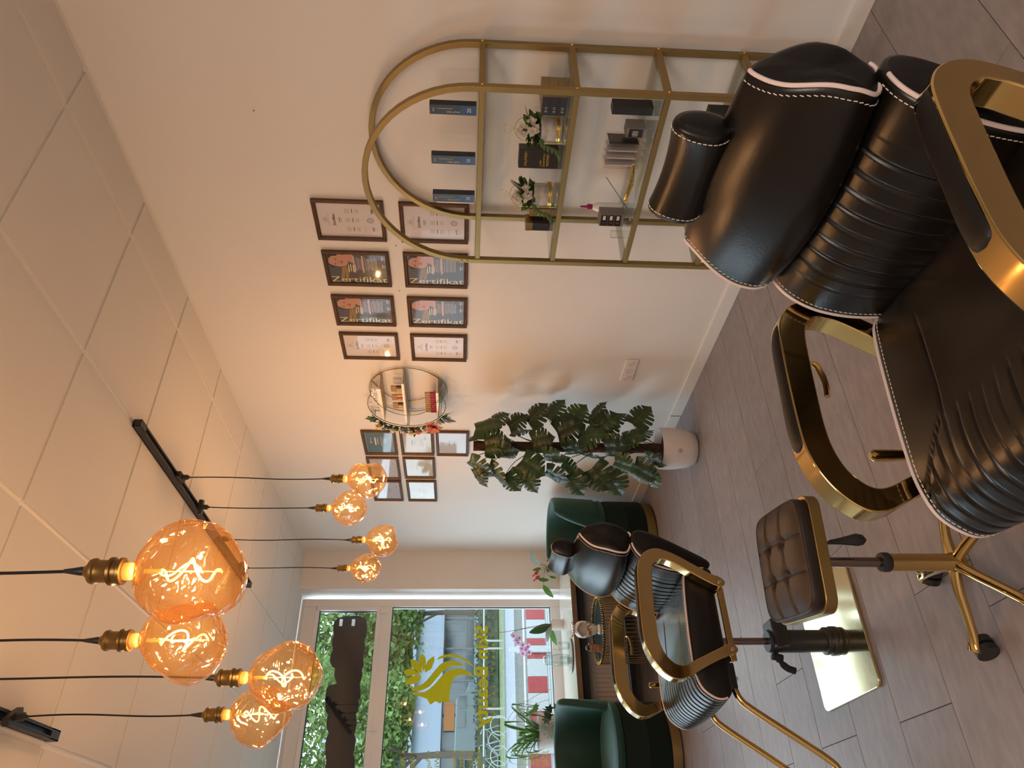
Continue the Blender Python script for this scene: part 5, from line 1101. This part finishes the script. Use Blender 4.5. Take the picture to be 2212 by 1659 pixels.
for j in range(9): bottle(3.590 + j * .0245, RZ - .1795, on[j] + ' red lip bottle with tan cap in the row on the shelf\'s bottom board', 'redliq', 'red lip bottles on the bottom board', 2.455, 1.1)
# ---------------------------------------------------------------- ceiling tracks and pendants
def track(name, x, y0, y1, label):
    t = thing(name, label, 'track', (x, (y0 + y1) / 2, H - .002)); L_ = y1 - y0
    g = G()
    for s in (-1, 1): g.box((s * .0155, 0, -.017), (.004, L_, .034))
    g.box((0, 0, -.002), (.035, L_, .004)); g.box((0, 0, -.017), (.027, L_ - .01, .004))
    for s in (-1, 1): g.box((s * .0115, 0, -.032), (.006, L_ - .12, .004)); g.box((0, s * (L_ / 2 - .03), -.017), (.034, .06, .034))
    g.build('rail', 'black', t, 0); return t
track('light_track', 1.686, 2.73, 4.76, 'black ceiling light track with four pendants, nearer the right wall'); track('light_track', .472, .85, 2.865, 'black ceiling light track with four pendants, at the upper left nearest the camera')
def bulb_mesh(seed):
    rnd = random.Random(seed); n = 64; m_ = 48; V = []; F = []
    dirs = []
    while len(dirs) < 13:
        d = Vector((rnd.gauss(0, 1), rnd.gauss(0, 1), rnd.gauss(0, 1))).normalized()
        if d.z < .75 and all((d - e).length > .55 for e in dirs): dirs.append(d)
    cs = [rnd.uniform(.80, .95) for _ in dirs]
    for i in range(m_ + 1):
        th = pi * i / m_
        for k in range(n):
            ph = 2 * pi * k / n; d = Vector((sin(th) * cos(ph), sin(th) * sin(ph), -cos(th))); r = 1.0
            acc = 1.0
            for e, c in zip(dirs, cs):
                q = d.dot(e)
                if q > .3: acc += (q / c) ** 12
            r = 1.06 / acc ** (1 / 12.0); r *= 1 + .035 * noise.noise(d * 2.2 + Vector((seed, 0, 0)))
            for e, c in zip(dirs, cs):      # thumb dents
                q = (d - e).length; r -= .045 * math.exp(-(q / .28) ** 2)
            r *= .093; p = d * r
            V.append((p.x, p.y, p.z))
    for i in range(m_):
        for k in range(n): F.append((i * n + k, i * n + (k + 1) % n, (i + 1) * n + (k + 1) % n, (i + 1) * n + k))
    F = [f for f in F if V[f[0]][2] < .086 * .93 or sqrt(V[f[0]][0] ** 2 + V[f[0]][1] ** 2) > .018]
    o = G().add(V, F).build('bulb_glass', 'amber', smooth=80, fix=False); me = o.data; bpy.data.objects.remove(o); return me
BM = [bulb_mesh(s) for s in (11, 22, 33, 44)]
def filament():
    g = G(); P = []
    for i in range(61):
        f = i / 60; z = .058 - .105 * f; r = .004 + .020 * sin(pi * f) ** .8; a = f * 2 * pi * 1.75
        P.append((r * cos(a), r * sin(a) * .9, z + .012 * sin(f * 4 * pi) * sin(pi * f)))
    g.tube(P, .0021, 7, 0)
    P2 = [(-.004 - .020 * sin(pi * i / 30) * cos(i / 30 * 2.2 + 1), .018 * sin(pi * i / 30) * sin(i / 30 * 3 + 2), .058 - .075 * i / 30) for i in range(31)]; g.tube(P2, .0017, 7, 0)
    g.tube([(0, 0, .085), (0, 0, .055)], .004, 10, 1).tube([(0, 0, .06), (.0, .0, -.05)], .0011, 6, 1).ball((0, 0, -.05), .003, 1, 8)
    return g
def pendant(name, x, y, zb, label, group, bm_, rot):
    """zb centre height of the bulb"""
    t = thing(name, label, 'pendant lamp', (x, y, zb), rot, group)
    topz = H - .036 - zb
    a = G().box((0, 0, topz - .012), (.028, .075, .020)).tube([(0, 0, topz - .018), (0, 0, topz - .046)], .013, 14).tube([(0, 0, topz - .045), (0, 0, topz - .056)], [.009, .005], 10).build('track_adapter', 'black', t)
    bow = .004; P = [(bow * sin(pi * i / 14 * 2), bow * sin(pi * i / 14), topz - .05 + (.205 - topz + .05) * i / 14) for i in range(15)]
    G().tube(P, .0028, 8).build('cord', 'cord', t)
    G().tube([(0, 0, .222), (0, 0, .205), (0, 0, .192), (0, 0, .184)], [.0035, .006, .008, .006], 10).build('strain_relief', 'black', t)
    G().lathe([(.006, .186), (.010, .186), (.012, .181), (.021, .176), (.0225, .172), (.0225, .168), (.0195, .165), (.0195, .146), (.0210, .144), (.0245, .142), (.0245, .137), (.021, .135), (.021, .128), (.0235, .126), (.0235, .120), (.0195, .119), (.0185, .119)], 32).build('socket', 'bronze', t)
    G().lathe([(.0165, .135), (.0165, .112), (.0185, .100), (.022, .090), (.030, .082)], 24, cap=False).build('bulb_neck', 'neck', t, fix=False)
    bo_ = bpy.data.objects.new('bulb_glass', bm_); link(bo_, t)
    G().lathe([(.0, .136), (.0150, .136), (.0155, .108), (.0125, .104), (0, .100)], 20).build('lamp_cap', 'fil2', t)
    if not hasattr(pendant, 'fil'): 
        f = filament().build('filament', ['fil', 'fil2'], t); pendant.fil = f.data
    else: f = bpy.data.objects.new('filament', pendant.fil); link(f, t)
    l = lamp('bulb_light', 'POINT', (0, 0, 0), BULB_W, BULB_C, rad=.012); l.parent = t
    return t
gp = 'amber glass pendants on the far track'; gq = 'amber glass pendants on the near track'
for i, (y, z_, lab) in enumerate(((3.232, 1.902, 'far track amber pendant nearest the camera, before the landscape certificates'), (3.568, 2.031, 'second amber pendant of the far track, hanging higher'), (3.995, 1.893, 'third amber pendant of the far track, hanging lower'), (4.447, 2.036, 'amber pendant of the far track nearest the window wall'))):
    pendant('pendant_lamp', 1.686, y, z_, lab, gp, BM[i % 4], i * 1.3)
for i, (y, z_, lab) in enumerate(((1.262, 1.890, 'largest amber pendant in view, nearest the camera'), (1.688, 2.032, 'second largest amber pendant, half behind the nearest one'), (2.037, 1.877, 'third amber pendant of the near track, before the transom window'), (2.517, 2.046, 'farthest amber pendant of the near track, under the track end'))):
    pendant('pendant_lamp', .472, y, z_, lab, gq, BM[(i + 1) % 4], i * 1.7 + .6)
